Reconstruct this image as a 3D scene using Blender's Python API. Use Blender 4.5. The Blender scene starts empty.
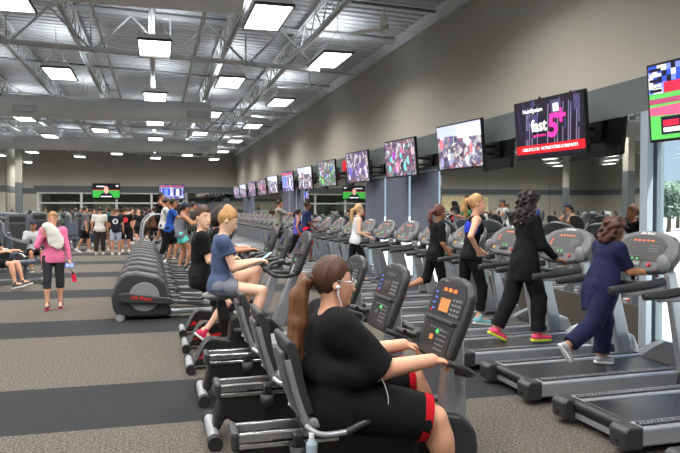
import bpy, bmesh, math, random
import numpy as np
from mathutils import Vector, Matrix, Euler
random.seed(7); np.random.seed(7)
SC = bpy.context.scene
COL = SC.collection
PI = math.pi
def R(d): return math.radians(d)

# ------------------------------------------------------------------ materials
def lin(c):
    return tuple(((v/255)/12.92 if v/255 <= .04045 else ((v/255+.055)/1.055)**2.4) for v in c)
_M = {}
def mat(name, rgb, rough=.5, metal=0., spec=.5, noise=0., nscale=20., bump=0., bscale=60., emit=0., coat=0.):
    if name in _M: return _M[name]
    m = bpy.data.materials.new(name); m.use_nodes = True; _M[name] = m
    nt = m.node_tree; b = nt.nodes['Principled BSDF']; c = lin(rgb)
    b.inputs['Base Color'].default_value = (*c, 1); b.inputs['Roughness'].default_value = rough
    b.inputs['Metallic'].default_value = metal; b.inputs['Specular IOR Level'].default_value = spec
    b.inputs['Coat Weight'].default_value = coat
    if emit:
        b.inputs['Emission Color'].default_value = (*c, 1); b.inputs['Emission Strength'].default_value = emit
    if noise or bump:
        tc = nt.nodes.new('ShaderNodeTexCoord')
    if noise:
        n = nt.nodes.new('ShaderNodeTexNoise'); n.inputs['Scale'].default_value = nscale; n.inputs['Detail'].default_value = 5
        nt.links.new(tc.outputs['Object'], n.inputs['Vector'])
        r = nt.nodes.new('ShaderNodeValToRGB')
        r.color_ramp.elements[0].position = .3; r.color_ramp.elements[1].position = .7
        r.color_ramp.elements[0].color = (*[v*(1-noise) for v in c], 1); r.color_ramp.elements[1].color = (*[min(1, v*(1+noise)) for v in c], 1)
        nt.links.new(n.outputs['Fac'], r.inputs['Fac']); nt.links.new(r.outputs['Color'], b.inputs['Base Color'])
    if bump:
        n2 = nt.nodes.new('ShaderNodeTexNoise'); n2.inputs['Scale'].default_value = bscale; n2.inputs['Detail'].default_value = 4
        nt.links.new(tc.outputs['Object'], n2.inputs['Vector'])
        bp = nt.nodes.new('ShaderNodeBump'); bp.inputs['Strength'].default_value = bump; bp.inputs['Distance'].default_value = .01
        nt.links.new(n2.outputs['Fac'], bp.inputs['Height']); nt.links.new(bp.outputs['Normal'], b.inputs['Normal'])
    return m
def skin(name, rgb): return mat('skin_'+name, rgb, .55, noise=.06, nscale=12)
def cloth(name, rgb): return mat('cloth_'+name, rgb, .9, spec=.2, bump=.35, bscale=25, noise=.08, nscale=8)
def hairm(name, rgb):
    k = 'hair_'+name in _M
    m = mat('hair_'+name, rgb, .5, spec=.4, noise=.4, nscale=60, bump=.5, bscale=60)
    if not k:      # strands run downwards
        nt = m.node_tree; tc = [n for n in nt.nodes if n.type == 'TEX_COORD'][0]; mp = nt.nodes.new('ShaderNodeMapping'); mp.inputs['Scale'].default_value = (1, 1, .12)
        nt.links.new(tc.outputs['Object'], mp.inputs[0])
        for n in nt.nodes:
            if n.type == 'TEX_NOISE': nt.links.new(mp.outputs[0], n.inputs['Vector'])
    return m

# ------------------------------------------------------------------ mesh builder
class MB:
    def __init__(s): s.v = []; s.f = []; s.mi = []; s.cur = 0; s.sm = []
    def add(s, vs, fs, smooth=False):
        o = len(s.v); s.v += [tuple(v) for v in vs]
        for f in fs: s.f.append(tuple(i+o for i in f)); s.mi.append(s.cur); s.sm.append(smooth)
        return s
    def box(s, c, d, rot=None):
        x, y, z = [k/2 for k in d]
        vs = [Vector((a, b, e)) for a in (-x, x) for b in (-y, y) for e in (-z, z)]
        if rot is not None:
            m = Euler(rot).to_matrix(); vs = [m @ v for v in vs]
        vs = [v+Vector(c) for v in vs]
        return s.add(vs, [(0,1,3,2),(4,6,7,5),(0,4,5,1),(2,3,7,6),(0,2,6,4),(1,5,7,3)])
    def prism(s, poly, y0, y1, smooth=False):     # polygon in x,z extruded along y
        a = sum(poly[i][0]*poly[(i+1) % len(poly)][1]-poly[(i+1) % len(poly)][0]*poly[i][1] for i in range(len(poly)))
        if a < 0: poly = poly[::-1]
        n = len(poly)
        vs = [(p[0], y0, p[1]) for p in poly]+[(p[0], y1, p[1]) for p in poly]
        fs = [tuple(range(n)), tuple(range(2*n-1, n-1, -1))]+[(i, i+n, (i+1) % n+n, (i+1) % n) for i in range(n)]
        return s.add(vs, fs, smooth)
    def prism_m(s, poly, d0, d1, M):               # polygon (u,v) extruded along w with matrix M
        n = len(poly)
        vs = [M @ Vector((p[0], p[1], d0)) for p in poly]+[M @ Vector((p[0], p[1], d1)) for p in poly]
        return s.add(vs, [tuple(range(n-1, -1, -1)), tuple(range(n, 2*n))]+[(i, (i+1) % n, (i+1) % n+n, i+n) for i in range(n)])
    def cyl(s, p0, p1, r0, r1=None, n=12, cap=True):
        if r1 is None: r1 = r0
        p0 = Vector(p0); p1 = Vector(p1); d = (p1-p0).normalized()
        u = d.orthogonal().normalized(); w = d.cross(u)
        vs = []
        for p, r in ((p0, r0), (p1, r1)):
            for i in range(n):
                a = 2*PI*i/n; vs.append(p+(u*math.cos(a)+w*math.sin(a))*r)
        s.add(vs, [(i, (i+1) % n, (i+1) % n+n, i+n) for i in range(n)], True)
        if cap: s.add(vs, [tuple(range(n-1, -1, -1)), tuple(range(n, 2*n))])
        return s
    def tube(s, pts, r, n=10, smooth_n=5, sx=1.0):
        P = [Vector(p) for p in pts]
        rs = r if isinstance(r, (list, tuple)) else [r]*len(P)
        if smooth_n > 1 and len(P) > 2:
            Q = []; Rr = []
            for i in range(len(P)-1):
                a = P[max(i-1, 0)]; b = P[i]; c = P[i+1]; d = P[min(i+2, len(P)-1)]
                for k in range(smooth_n):
                    t = k/smooth_n
                    Q.append(.5*((2*b)+(c-a)*t+(2*a-5*b+4*c-d)*t*t+(3*b-a-3*c+d)*t**3)); Rr.append(rs[i]*(1-t)+rs[i+1]*t)
            Q.append(P[-1]); Rr.append(rs[-1]); P = Q; rs = Rr
        vs = []; u = None
        for i, p in enumerate(P):
            d = (P[min(i+1, len(P)-1)]-P[max(i-1, 0)])
            if d.length < 1e-9: d = Vector((0, 0, 1))
            d.normalize()
            u = d.orthogonal().normalized() if u is None else (u-d*u.dot(d)).normalized()
            w = d.cross(u)
            for k in range(n):
                a = 2*PI*k/n; vs.append(p+(u*math.cos(a)+w*math.sin(a)*sx)*rs[i])
        fs = []
        for i in range(len(P)-1):
            for k in range(n): fs.append((i*n+k, i*n+(k+1) % n, (i+1)*n+(k+1) % n, (i+1)*n+k))
        s.add(vs, fs, True)
        L = (len(P)-1)*n
        s.add([vs[k] for k in range(n)]+[vs[L+k] for k in range(n)], [tuple(range(n-1, -1, -1)), tuple(range(n, 2*n))])
        return s
    def ball(s, c, r, nu=14, nv=9, rot=None):
        r = (r, r, r) if not isinstance(r, (tuple, list)) else r
        m = Euler(rot).to_matrix() if rot is not None else None
        vs = []
        for j in range(nv+1):
            th = PI*j/nv
            for i in range(nu):
                a = 2*PI*i/nu; v = Vector((r[0]*math.sin(th)*math.cos(a), r[1]*math.sin(th)*math.sin(a), r[2]*math.cos(th)))
                if m is not None: v = m @ v
                vs.append(v+Vector(c))
        fs = [(j*nu+i, (j+1)*nu+i, (j+1)*nu+(i+1) % nu, j*nu+(i+1) % nu) for j in range(nv) for i in range(nu)]
        return s.add(vs, fs, True)
    def quad(s, a, b, c, d): return s.add([a, b, c, d], [(0, 1, 2, 3)])
    def build(s, name, mats, parent=None, bevel=0., seg=2, loc=None, rot=None):
        me = bpy.data.meshes.new(name); me.from_pydata(s.v, [], s.f)
        mats = mats if isinstance(mats, (list, tuple)) else [mats]
        for m in mats: me.materials.append(m)
        me.polygons.foreach_set('material_index', s.mi); me.polygons.foreach_set('use_smooth', s.sm)
        me.validate(); me.update()
        o = bpy.data.objects.new(name, me); COL.objects.link(o)
        if parent is not None: o.parent = parent
        if bevel:
            b = o.modifiers.new('bevel', 'BEVEL'); b.width = bevel; b.segments = seg; b.limit_method = 'ANGLE'; b.angle_limit = R(35)
        if loc: o.location = loc
        if rot: o.rotation_euler = rot
        return o
def tag(o, label=None, cat=None, group=None, kind=None):
    if label and len(label.split()) > 16: print('LONGLABEL', label)
    if label: o['label'] = label
    if cat: o['category'] = cat
    if group: o['group'] = group
    if kind: o['kind'] = kind
    return o
def empty(name, loc=(0, 0, 0), rz=0, label=None, cat=None, group=None):
    o = bpy.data.objects.new(name, None); COL.objects.link(o); o.location = loc; o.rotation_euler = (0, 0, rz)
    o.empty_display_size = .1
    return tag(o, label, cat, group)
def copy_tree(o, parent=None):
    c = o.copy(); COL.objects.link(c)
    if parent is not None: c.parent = parent
    for ch in list(o.children): copy_tree(ch, c)
    return c
def struct(name, mb, m, **k):
    o = mb.build(name, m, **k); o['kind'] = 'structure'; return o
def text_obj(name, s, size, m, parent, M, shear=0., ext=.0006, align='CENTER', bold=0.):
    cu = bpy.data.curves.new('txt', 'FONT'); cu.body = s; cu.size = size; cu.extrude = ext; cu.shear = shear
    cu.align_x = align; cu.align_y = 'CENTER'; cu.offset = bold; cu.resolution_u = 2
    t = bpy.data.objects.new('txt', cu); COL.objects.link(t)
    bpy.context.view_layer.update()
    me = bpy.data.meshes.new_from_object(t.evaluated_get(bpy.context.evaluated_depsgraph_get()))
    bpy.data.objects.remove(t); me.materials.clear(); me.materials.append(m); me.transform(M)
    o = bpy.data.objects.new(name, me); COL.objects.link(o); o.parent = parent
    return o
def frame(origin, u, v):      # matrix with columns u, v, u x v
    u = Vector(u).normalized(); v = Vector(v); v = (v-u*v.dot(u)).normalized(); w = u.cross(v)
    return Matrix(((u.x, v.x, w.x, origin[0]), (u.y, v.y, w.y, origin[1]), (u.z, v.z, w.z, origin[2]), (0, 0, 0, 1)))
def ordw(i): return ['first', 'second', 'third', 'fourth', 'fifth', 'sixth', 'seventh', 'eighth', 'ninth', 'tenth', 'eleventh', 'twelfth', 'thirteenth', 'fourteenth', 'fifteenth', 'sixteenth', 'seventeenth', 'eighteenth', 'nineteenth', 'twentieth', 'twenty-first', 'twenty-second', 'twenty-third', 'twenty-fourth', 'twenty-fifth', 'twenty-sixth', 'twenty-seventh', 'twenty-eighth', 'twenty-ninth', 'thirtieth'][i]

# ------------------------------------------------------------------ smooth body surfaces
def surf_net(F, org, h):
    ins = F < 0
    nx, ny, nz = F.shape
    cs = np.zeros((nx-1, ny-1, nz-1), np.int8)
    for a in (0, 1):
        for b in (0, 1):
            for c in (0, 1): cs += ins[a:nx-1+a, b:ny-1+b, c:nz-1+c]
    act = (cs > 0) & (cs < 8)
    ii, jj, kk = np.nonzero(act)
    if len(ii) == 0: return np.zeros((0, 3)), np.zeros((0, 4), int)
    acc = np.zeros((len(ii), 3)); cnt = np.zeros(len(ii))
    cor = [(a, b, c) for a in (0, 1) for b in (0, 1) for c in (0, 1)]
    for p in range(8):
        for q in range(p+1, 8):
            A, B = cor[p], cor[q]
            if sum(abs(A[t]-B[t]) for t in range(3)) != 1: continue
            fa = F[ii+A[0], jj+A[1], kk+A[2]]; fb = F[ii+B[0], jj+B[1], kk+B[2]]
            m = (fa < 0) != (fb < 0)
            t = np.where(m, fa/np.where(m, fa-fb, 1), 0)
            for ax in range(3): acc[:, ax] += np.where(m, A[ax]+t*(B[ax]-A[ax]), 0)
            cnt += m
    V = (np.stack([ii, jj, kk], 1)+acc/cnt[:, None])*h+np.array(org)
    idx = -np.ones(act.shape, np.int64); idx[ii, jj, kk] = np.arange(len(ii))
    Q = []
    for ax in range(3):
        sl0 = [slice(None)]*3; sl1 = [slice(None)]*3
        sl0[ax] = slice(0, -1); sl1[ax] = slice(1, None)
        e0 = ins[tuple(sl0)]; e1 = ins[tuple(sl1)]
        x, y, z = np.nonzero(e0 != e1); s = e0[x, y, z]
        o = [t for t in range(3) if t != ax]
        C = np.stack([x, y, z], 1)
        ok = (C[:, o[0]] > 0) & (C[:, o[1]] > 0) & (C[:, o[0]] < F.shape[o[0]]-1) & (C[:, o[1]] < F.shape[o[1]]-1)
        C = C[ok]; s = s[ok]
        def g(d0, d1):
            D = C.copy(); D[:, o[0]] -= d0; D[:, o[1]] -= d1
            return idx[D[:, 0], D[:, 1], D[:, 2]]
        q = np.stack([g(1, 1), g(0, 1), g(0, 0), g(1, 0)], 1)
        flip = s if ax != 1 else ~s
        q[~flip] = q[~flip][:, ::-1]
        Q.append(q)
    return V, np.concatenate(Q)
def cap(a, b, ra, rb=None, k=.02, cuts=()):
    return ('c', np.array(a, float), np.array(b, float), ra, ra if rb is None else rb, k, cuts)
def ell(c, r, fr=None, k=.02, cuts=()):      # fr = 3 axis vectors
    fr = np.eye(3) if fr is None else np.array([np.array(v, float) for v in fr])
    return ('e', np.array(c, float), np.array(r, float), fr, None, k, cuts)
def sdf_obj(name, prims, vox, m, parent, disp=None, post=None, smooth=True):
    lo = np.full(3, 1e9); hi = -lo
    bb = []
    for p in prims:
        if p[0] == 'c':
            r = max(p[3], p[4]); a = np.minimum(p[1], p[2])-r; b = np.maximum(p[1], p[2])+r
        else:
            r = np.abs(p[3].T) @ p[2]; a = p[1]-r; b = p[1]+r
        bb.append((a, b)); lo = np.minimum(lo, a); hi = np.maximum(hi, b)
    lo = lo-vox*4-.01; n = np.ceil((hi+vox*4+.01-lo)/vox).astype(int)+1
    F = np.full(n, .3, np.float32)
    ax = [lo[i]+vox*np.arange(n[i]) for i in range(3)]
    for p, (a, b) in zip(prims, bb):
        mg = p[5]+vox*3
        i0 = np.maximum(((a-mg-lo)/vox).astype(int), 0); i1 = np.minimum(((b+mg-lo)/vox).astype(int)+2, n)
        X, Y, Z = np.meshgrid(*[ax[i][i0[i]:i1[i]] for i in range(3)], indexing='ij')
        if p[0] == 'c':
            d = p[2]-p[1]; L = max(d @ d, 1e-9)
            t = np.clip(((X-p[1][0])*d[0]+(Y-p[1][1])*d[1]+(Z-p[1][2])*d[2])/L, 0, 1)
            D = np.sqrt((X-p[1][0]-t*d[0])**2+(Y-p[1][1]-t*d[1])**2+(Z-p[1][2]-t*d[2])**2)-(p[3]+t*(p[4]-p[3]))
        else:
            k0 = 0; k1 = 0
            for q in range(3):
                u = (X-p[1][0])*p[3][q][0]+(Y-p[1][1])*p[3][q][1]+(Z-p[1][2])*p[3][q][2]
                k0 = k0+(u/p[2][q])**2; k1 = k1+(u/p[2][q]**2)**2
            k0 = np.sqrt(k0)+1e-9; D = k0*(k0-1)/(np.sqrt(k1)+1e-9)
        for (c, nn) in p[6]:
            D = np.maximum(D, (X-c[0])*nn[0]+(Y-c[1])*nn[1]+(Z-c[2])*nn[2])
        S = F[i0[0]:i1[0], i0[1]:i1[1], i0[2]:i1[2]]
        k = p[5]; hh = np.maximum(k-np.abs(S-D), 0)/k
        S[...] = np.minimum(S, D)-hh*hh*k*.25
    if disp or post:
        X, Y, Z = np.meshgrid(*ax, indexing='ij')
        am, fq = (disp or (0, 1))[:2]; zs = disp[2] if disp and len(disp) > 2 else 1.
        rs = np.random.RandomState(len(prims))
        for q in range(7 if am else 0):
            dv = rs.normal(size=3); dv /= np.linalg.norm(dv); dv[2] *= zs; f_ = fq*rs.uniform(.6, 1.5)
            F += ((am*.62)*np.sin((X*dv[0]+Y*dv[1]+Z*dv[2])*f_+rs.uniform(0, 6.28))).astype(np.float32)
        if post: F = post(F, X, Y, Z)
    V, Q = surf_net(F, lo, vox)
    me = bpy.data.meshes.new(name)
    me.from_pydata(V.tolist(), [], Q.tolist()); me.materials.append(m)
    me.polygons.foreach_set('use_smooth', [smooth]*len(me.polygons)); me.update()
    o = bpy.data.objects.new(name, me); COL.objects.link(o)
    if parent is not None: o.parent = parent
    return o
# ------------------------------------------------------------------ people
def nrm(v): v = np.array(v, float); return v/np.linalg.norm(v)
def rotv(v, ax, a):
    ax = nrm(ax); v = np.array(v, float)
    return v*math.cos(a)+np.cross(ax, v)*math.sin(a)+ax*(ax @ v)*(1-math.cos(a))
def human(label, loc, rz=0, H=1.7, w=1.0, belly=0., lean=0., side=0., twist=0., head=(0, 0), headk=1.0,
          aL=((0, .15, -1), (.1, .05, -1)), aR=((0, .15, -1), (.1, .05, -1)),
          lL=((0, .04, -1), (0, 0, -1)), lR=((0, .04, -1), (0, 0, -1)), hip=None, curl=.6,
          sk=('fair', (214, 160, 132)), top=('black', (22, 22, 24)), sleeve=.6, toplen=.0, tank=False,
          bot=('dark', (30, 30, 34)), botlen=1.9, botfit=.016, hem=None, shoe=(60, 60, 64), sole=(225, 225, 225),
          hair=('short', (50, 34, 24)), cap_rgb=None, vox=.011, group=None, female=False, detail=True, torsok=1.0, thk=1.0, armk=1.0, slv=0.):
    s = H/1.75; fx = np.array((1, 0, 0.)); 
    SK = skin(*sk)
    # skeleton
    up = nrm((math.sin(R(lean)), math.sin(R(side)), math.cos(R(lean))))
    lf = nrm(rotv((0, 1, 0), up, R(twist))); lf = nrm(lf-up*(lf @ up)); fw = np.cross(lf, up)
    def sgn(v, sd): return nrm((v[0], v[1]*sd, v[2]))
    P = np.zeros(3)
    hipw = .088*s*(1+.25*(w-1)); shw = (.165 if female else .185)*s*(1+.25*(w-1))
    J = {}
    for nm, sd, leg in (('L', 1, lL), ('R', -1, lR)):
        h = P+np.array((0, hipw*sd, 0)); kn = h+sgn(leg[0], sd)*.43*s*thk; an = kn+sgn(leg[1], sd)*.41*s
        J['h'+nm], J['k'+nm], J['a'+nm] = h, kn, an
        sh = sgn(leg[1], sd)
        fd = leg[2] if len(leg) > 2 else None
        if fd is None:
            fd = rotv(sh, (0, 1, 0), -PI/2); 
            if fd[0] < 0 and abs(sh[2]) > .3: fd = -fd
        J['f'+nm] = nrm(fd)
    nb = P+up*.52*s*torsok                 # base of neck
    for nm, sd, arm in (('L', 1, aL), ('R', -1, aR)):
        sh = nb-up*.045*s+lf*sd*shw; el = sh+sgn(arm[0], sd)*.285*s*armk; wr = el+sgn(arm[1], sd)*.25*s*armk
        J['s'+nm], J['e'+nm], J['w'+nm] = sh, el, wr
        J['d'+nm] = nrm(arm[2] if len(arm) > 2 else sgn(arm[1], sd))
    hf = rotv(fw, up, R(head[0])); hl = np.cross(np.array((0, 0, 1.))*.5+up*.5, hf); hl = nrm(hl)
    hf = nrm(np.cross(hl, nrm(up*.5+np.array((0, 0, .5))))) 
    hf = rotv(hf, hl, R(head[1])); hu = nrm(np.cross(hf, hl))
    hs = s*headk
    hc = nb+nrm(up*.6+hu*.4+fw*.12)*(.058*s+.115*hs)
    # rest on the ground
    if hip is None:
        lowest = min(J['aL'][2]-.085*s+min(0, J['fL'][2]*.15*s), J['aR'][2]-.085*s+min(0, J['fR'][2]*.15*s)); off = np.array((0, 0, -lowest))
    else: off = np.array((0, 0, hip))
    for k in J:
        if k[0] not in 'fd': J[k] = J[k]+off
    P = P+off; nb = nb+off; hc = hc+off
    root = empty('person', loc, rz, label, 'person', group)
    fr = (fw, lf, up); hfr = (hf, hl, hu)
    fat = w
    B = []
    # torso
    wd = (.128 if female else .142)*s*fat; dp = .088*s*(.6+.4*fat)
    def torso(inf=0., cut=None, lowcut=None):
        c = []
        if lowcut is not None: c.append((P+up*lowcut*s, -up))
        return [ell(P+up*.02*s, ((.098*s*fat+inf+.01*s), (.15 if female else .135)*s*(.4+.6*fat)+inf, .13*s), fr, .05*s, c),
                ell(P+up*.2*s*torsok+fw*belly*.5*s, (dp+inf+belly*s, (.118 if female else .132)*s*fat+inf+belly*.5*s, .17*s), fr, .06*s, c),
                ell(P+up*.37*s*torsok+fw*.01*s, (dp+.015*s+inf, wd+inf+.012*s, .16*s), fr, .05*s, c),
                cap(J['sL']-lf*.02*s-up*.01*s, J['sR']+lf*.02*s-up*.01*s, .06*s*(.6+.4*fat)+inf, None, .05*s, c)]
    B += torso()
    if female: B += [ell(P+up*.36*s*torsok+fw*(dp*.8)+lf*sd*.065*s, (.055*s, .06*s, .06*s), fr, .04*s) for sd in (1, -1)]
    B.append(cap(nb-up*.04*s, hc-hu*.05*hs, .052*s*(.7+.3*fat), .048*s*(.7+.3*fat), .03*s))
    # head
    Hd = [ell(hc+hu*.02*hs-hf*.01*hs, (.093*hs, .075*hs, .1*hs), hfr, .02*hs), ell(hc-hu*.045*hs+hf*.028*hs, (.066*hs, .056*hs, .078*hs), hfr, .03*hs)]
    Hd.append(cap(hc-hu*.005*hs+hf*.088*hs, hc-hu*.034*hs+hf*.104*hs, .009*hs, .013*hs, .012*hs))
    Hd += [ell(hc-hu*.01*hs-hf*.003*hs+hl*sd*.076*hs, (.017*hs, .008*hs, .03*hs), hfr, .006*hs) for sd in (1, -1)]
    Hd.append(ell(hc-hu*.066*hs+hf*.086*hs, (.012*hs, .024*hs, .011*hs), hfr, .01*hs))
    Hd.append(ell(hc-hu*.1*hs+hf*.075*hs, (.02*hs, .024*hs, .018*hs), hfr, .02*hs))
    B += Hd
    af = .5+.5*fat
    for nm, sd in (('L', 1), ('R', -1)):
        S, E, W = J['s'+nm], J['e'+nm], J['w'+nm]; D = J['d'+nm]
        B.append(cap(S, E, .052*s*af, .038*s*af, .035*s)); B.append(cap(E, W, .038*s*af, .026*s*af, .015*s))
        # hand: palm, four fingers, thumb
        pn = np.cross(D, np.array((0, 1., 0))*sd*.0+np.array((0, 0, 1.))); 
        if np.linalg.norm(pn) < .3: pn = np.array((0, 1., 0))
        pn = nrm(pn); sidev = nrm(np.cross(D, pn))      # sidev: across the palm? pn: thickness
        if abs(D[2]) < .75: acr, nor = pn, -np.array(nrm(np.cross(pn, D)))*1.0
        else: acr, nor = np.array((1., 0, 0)), np.array((0, -sd*1., 0))
        acr = nrm(acr-D*(acr @ D)); nor = nrm(np.cross(D, acr)); 
        if nor[2] > 0 and abs(D[2]) < .75: nor = -nor
        if abs(D[2]) >= .75 and nor[1]*sd > 0: nor = -nor
        B.append(ell(W+D*.045*s, (.05*s, .038*s, .018*s), (D, acr, nor), .012*s))
        for q in range(4):
            st = W+D*.085*s+acr*(q-1.5)*.019*s; Lg = (.036, .04, .038, .03)[q]*s
            d1 = nrm(D*math.cos(curl*.9)+nor*math.sin(curl*.9)); d2 = nrm(D*math.cos(curl*2.2)+nor*math.sin(curl*2.2))
            m1 = st+d1*Lg; B.append(cap(st-D*.02*s, m1, .0095*s, .0088*s, .004*s)); B.append(cap(m1, m1+d2*Lg*.9, .0088*s, .0075*s, .003*s))
        inn = acr if (acr @ fw) > 0 or abs(D[2]) < .75 else -acr
        if abs(D[2]) < .75: inn = acr if acr[1]*sd < 0 else -acr
        t0 = W+D*.025*s+inn*.03*s; t1 = t0+nrm(D*.6+inn*.7+nor*.3)*.04*s
        B.append(cap(t0, t1, .012*s, .01*s, .006*s)); B.append(cap(t1, t1+nrm(D+nor*.6)*.03*s, .01*s, .008*s, .004*s))
    lf2 = .45+.55*fat
    for nm in 'LR':
        h, kn, an, fd = J['h'+nm], J['k'+nm], J['a'+nm], J['f'+nm]
        B.append(cap(h, kn, .083*s*lf2, .052*s*lf2, .04*s))
        cv = kn+(an-kn)*.28; bk = nrm(np.cross(an-kn, np.cross(fd, an-kn)))*1.0
        B.append(cap(kn, an, .047*s*lf2, .032*s*lf2, .02*s)); B.append(ell(cv+bk*.0, (.052*s*lf2, .052*s*lf2, .12*s), (nrm(np.cross((an-kn), (0, 1, .01))), np.array((0, 1., 0)), nrm(an-kn)), .04*s))
        B.append(cap(an-fd*.02*s, an+fd*.13*s-nrm(kn-an)*.045*s, .035*s, .025*s, .02*s))
    sdf_obj('body', B, vox, SK, root)
    # top
    T = torso(.012*s, lowcut=(-.02 if not toplen else -toplen))
    if toplen > .06 or True:
        lft = .45+.55*fat
    T.append(ell(P-up*.03*s, (max(.098*s*fat+.026, .083*s*lft+botfit+.014), max((.15 if female else .135)*s*(.4+.6*fat)+.02, hipw+.083*s*lft+botfit+.008), .16*s+toplen*.9*s), fr, .04*s, [(P-up*(.02+toplen)*s, -up)]))
    if female: T += [ell(P+up*.36*s*torsok+fw*(dp*.8)+lf*sd*.065*s, (.066*s, .07*s, .068*s), fr, .04*s) for sd in (1, -1)]
    for nm, sd in (('L', 1), ('R', -1)):
        S, E, W = J['s'+nm], J['e'+nm], J['w'+nm]
        if sleeve > 0:
            t = min(sleeve, 1.0); ep = S+(E-S)*t; ax = nrm(E-S)
            T.append(cap(S-lf*sd*.01, S+(E-S)*min(1, t+.1), .068*s*af+slv*.5, (.068-.018*t)*s*af+slv, .05*s, [(ep, ax)] if sleeve < 1 else []))
            if sleeve > 1:
                t2 = sleeve-1; wp = E+(W-E)*t2; T.append(cap(E, E+(W-E)*min(1, t2+.05), .048*s*af, .038*s*af, .02*s, [(wp, nrm(W-E))]))
    nk = nb+up*(.012*s)-fw*.0
    def tpost(F, X, Y, Z, nk=nk):
        # neck opening
        dn = np.sqrt((X-nk[0]-fw[0]*.035*s)**2+(Y-nk[1]-fw[1]*.035*s)**2+((Z-nk[2]-.02*s))**2)-.062*s
        F = np.maximum(F, -dn)
        if tank:
            for sd in (1, -1):
                c = J['sL'] if sd == 1 else J['sR']; c = c+lf*sd*.035*s
                dn = np.sqrt((X-c[0])**2+(Y-c[1])**2+((Z-c[2])*.8)**2)-.095*s
                F = np.maximum(F, -dn)
        return F
    shirt = sdf_obj('tank_top' if tank else 'shirt', T, vox, cloth(*top), root, disp=(.003*s, 34/s), post=tpost)
    # bottoms
    Bt = [ell(P+up*.01*s, ((.098*s*fat+.014*s), (.15 if female else .135)*s*(.4+.6*fat)+.008*s, .12*s), fr, .05*s)]
    hems = []
    for nm in 'LR':
        h, kn, an = J['h'+nm], J['k'+nm], J['a'+nm]
        t = min(botlen, 1.0); ax = nrm(kn-h); ep = h+(kn-h)*t
        Bt.append(cap(h, h+(kn-h)*min(1.0, t+.1), .083*s*lf2+botfit, (.083-.031*t)*s*lf2+botfit*1.1, .03*s, [(ep, ax)] if botlen < 1 else []))
        if botlen < 1: hems.append((cap(h, h+(kn-h)*min(1.0, t+.1), .083*s*lf2+botfit+.003, (.083-.031*t)*s*lf2+botfit*1.1+.003, .01*s, [(ep+ax*.003, ax), (ep-ax*.05*s, -ax)])))
        if botlen > 1:
            t2 = botlen-1; ep = kn+(an-kn)*t2
            Bt.append(cap(kn, kn+(an-kn)*min(1, t2+.1), .052*s*lf2+botfit, .04*s*lf2+botfit*1.2, .03*s, [(ep, nrm(an-kn))]))
            Bt.append(ell(kn+(an-kn)*.28, (.054*s*lf2+botfit*.6, .054*s*lf2+botfit*.6, .13*s*min(1, t2*1.5)), (nrm(np.cross((an-kn), (0, 1, .01))), np.array((0, 1., 0)), nrm(an-kn)), .04*s, [(ep, nrm(an-kn))]))
    pn_ = 'shorts' if botlen < 1.15 else 'trousers'
    bo = sdf_obj(pn_, Bt, vox, cloth(*bot), root, disp=(.0018*s, 34/s))
    if hem and botlen < 1:
        for hh in hems: sdf_obj('hem', [hh], vox*.8, cloth(*hem), bo)
    # shoes
    sm = mat('shoe_%d_%d_%d' % shoe, shoe, .6, bump=.2); so = mat('sole_%d_%d_%d' % sole, sole, .5)
    for nm in 'LR':
        kn, an, fd = J['k'+nm], J['a'+nm], J['f'+nm]; un = nrm((kn-an)-fd*((kn-an) @ fd)); b = an-un*.048*s
        sdr = np.cross(fd, un)
        o = sdf_obj('shoe', [cap(b-fd*.035*s, b+fd*.06*s, .042*s, .036*s, .02*s), ell(b+fd*.12*s-un*.008*s, (.065*s, .043*s, .028*s), (fd, sdr, un), .03*s), cap(an+un*.01*s, b, .042*s, .04*s, .02*s)], min(vox, .012), sm, root,
                post=lambda F, X, Y, Z: np.maximum(F, -((X-b[0])*un[0]+(Y-b[1])*un[1]+(Z-b[2])*un[2]+.024*s)))
        mb = MB(); M = frame(b-un*.036*s, fd, -sdr)
        pts = [(-.08, -.03), (-.085, .0), (-.08, .03), (0, .04), (.1, .048), (.165, .03), (.188, 0), (.165, -.035), (.1, -.046), (0, -.036)]
        mb.prism_m([(p[0]*s, p[1]*s) for p in pts], -.013*s, .013*s, M); mb.build('sole', so, o, bevel=.006)
    # hair
    st, hrgb = hair[0], hair[1]; HM = hairm('%d_%d_%d' % tuple(hrgb), hrgb)
    if st != 'bald':
        e0 = ell(hc+hu*.028*hs-hf*.016*hs, (.098*hs, .083*hs, .106*hs), hfr, .02*hs)
        prs = [e0]; dd = (.0016, 80, .2)
        if st == 'curly': prs += [ell(hc+hu*.02*hs-hf*.03*hs, (.135*hs, .13*hs, .135*hs), hfr, .03*hs), ell(hc-hu*.1*hs-hf*.05*hs, (.1*hs, .125*hs, .09*hs), hfr, .03*hs)]; dd = (.009, 105)
        if st == 'curlylong': prs += [ell(hc+hu*.02*hs-hf*.03*hs, (.125*hs, .115*hs, .125*hs), hfr, .03*hs), ell(hc-hu*.12*hs-hf*.06*hs, (.1*hs, .125*hs, .12*hs), hfr, .04*hs), ell(hc-hu*.22*hs-hf*.07*hs, (.07*hs, .1*hs, .08*hs), hfr, .04*hs)]; dd = (.009, 95)
        if st in ('pony', 'ponyhigh', 'ponylong'):
            b0 = hc-hf*.1*hs+hu*(.05 if st == 'ponyhigh' else .01)*hs; b1 = b0-hf*.05*hs-hu*.03*hs
            L = .34 if st == 'ponylong' else .2
            prs += [cap(b0, b1, .028*hs, .033*hs, .02*hs), cap(b1, b1-np.array((.01, 0, .5))*L*hs-hf*.02*hs, .036*hs, .036*hs, .02*hs), cap(b1-np.array((.01, 0, .5))*L*hs, b1-np.array((.0, 0, 1.))*L*hs+hf*.0*hs, .037*hs, .014*hs, .02*hs)]
        if st == 'bun': prs += [ell(hc+hu*.105*hs-hf*.055*hs, (.045*hs, .045*hs, .04*hs), hfr, .015*hs)]
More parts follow.
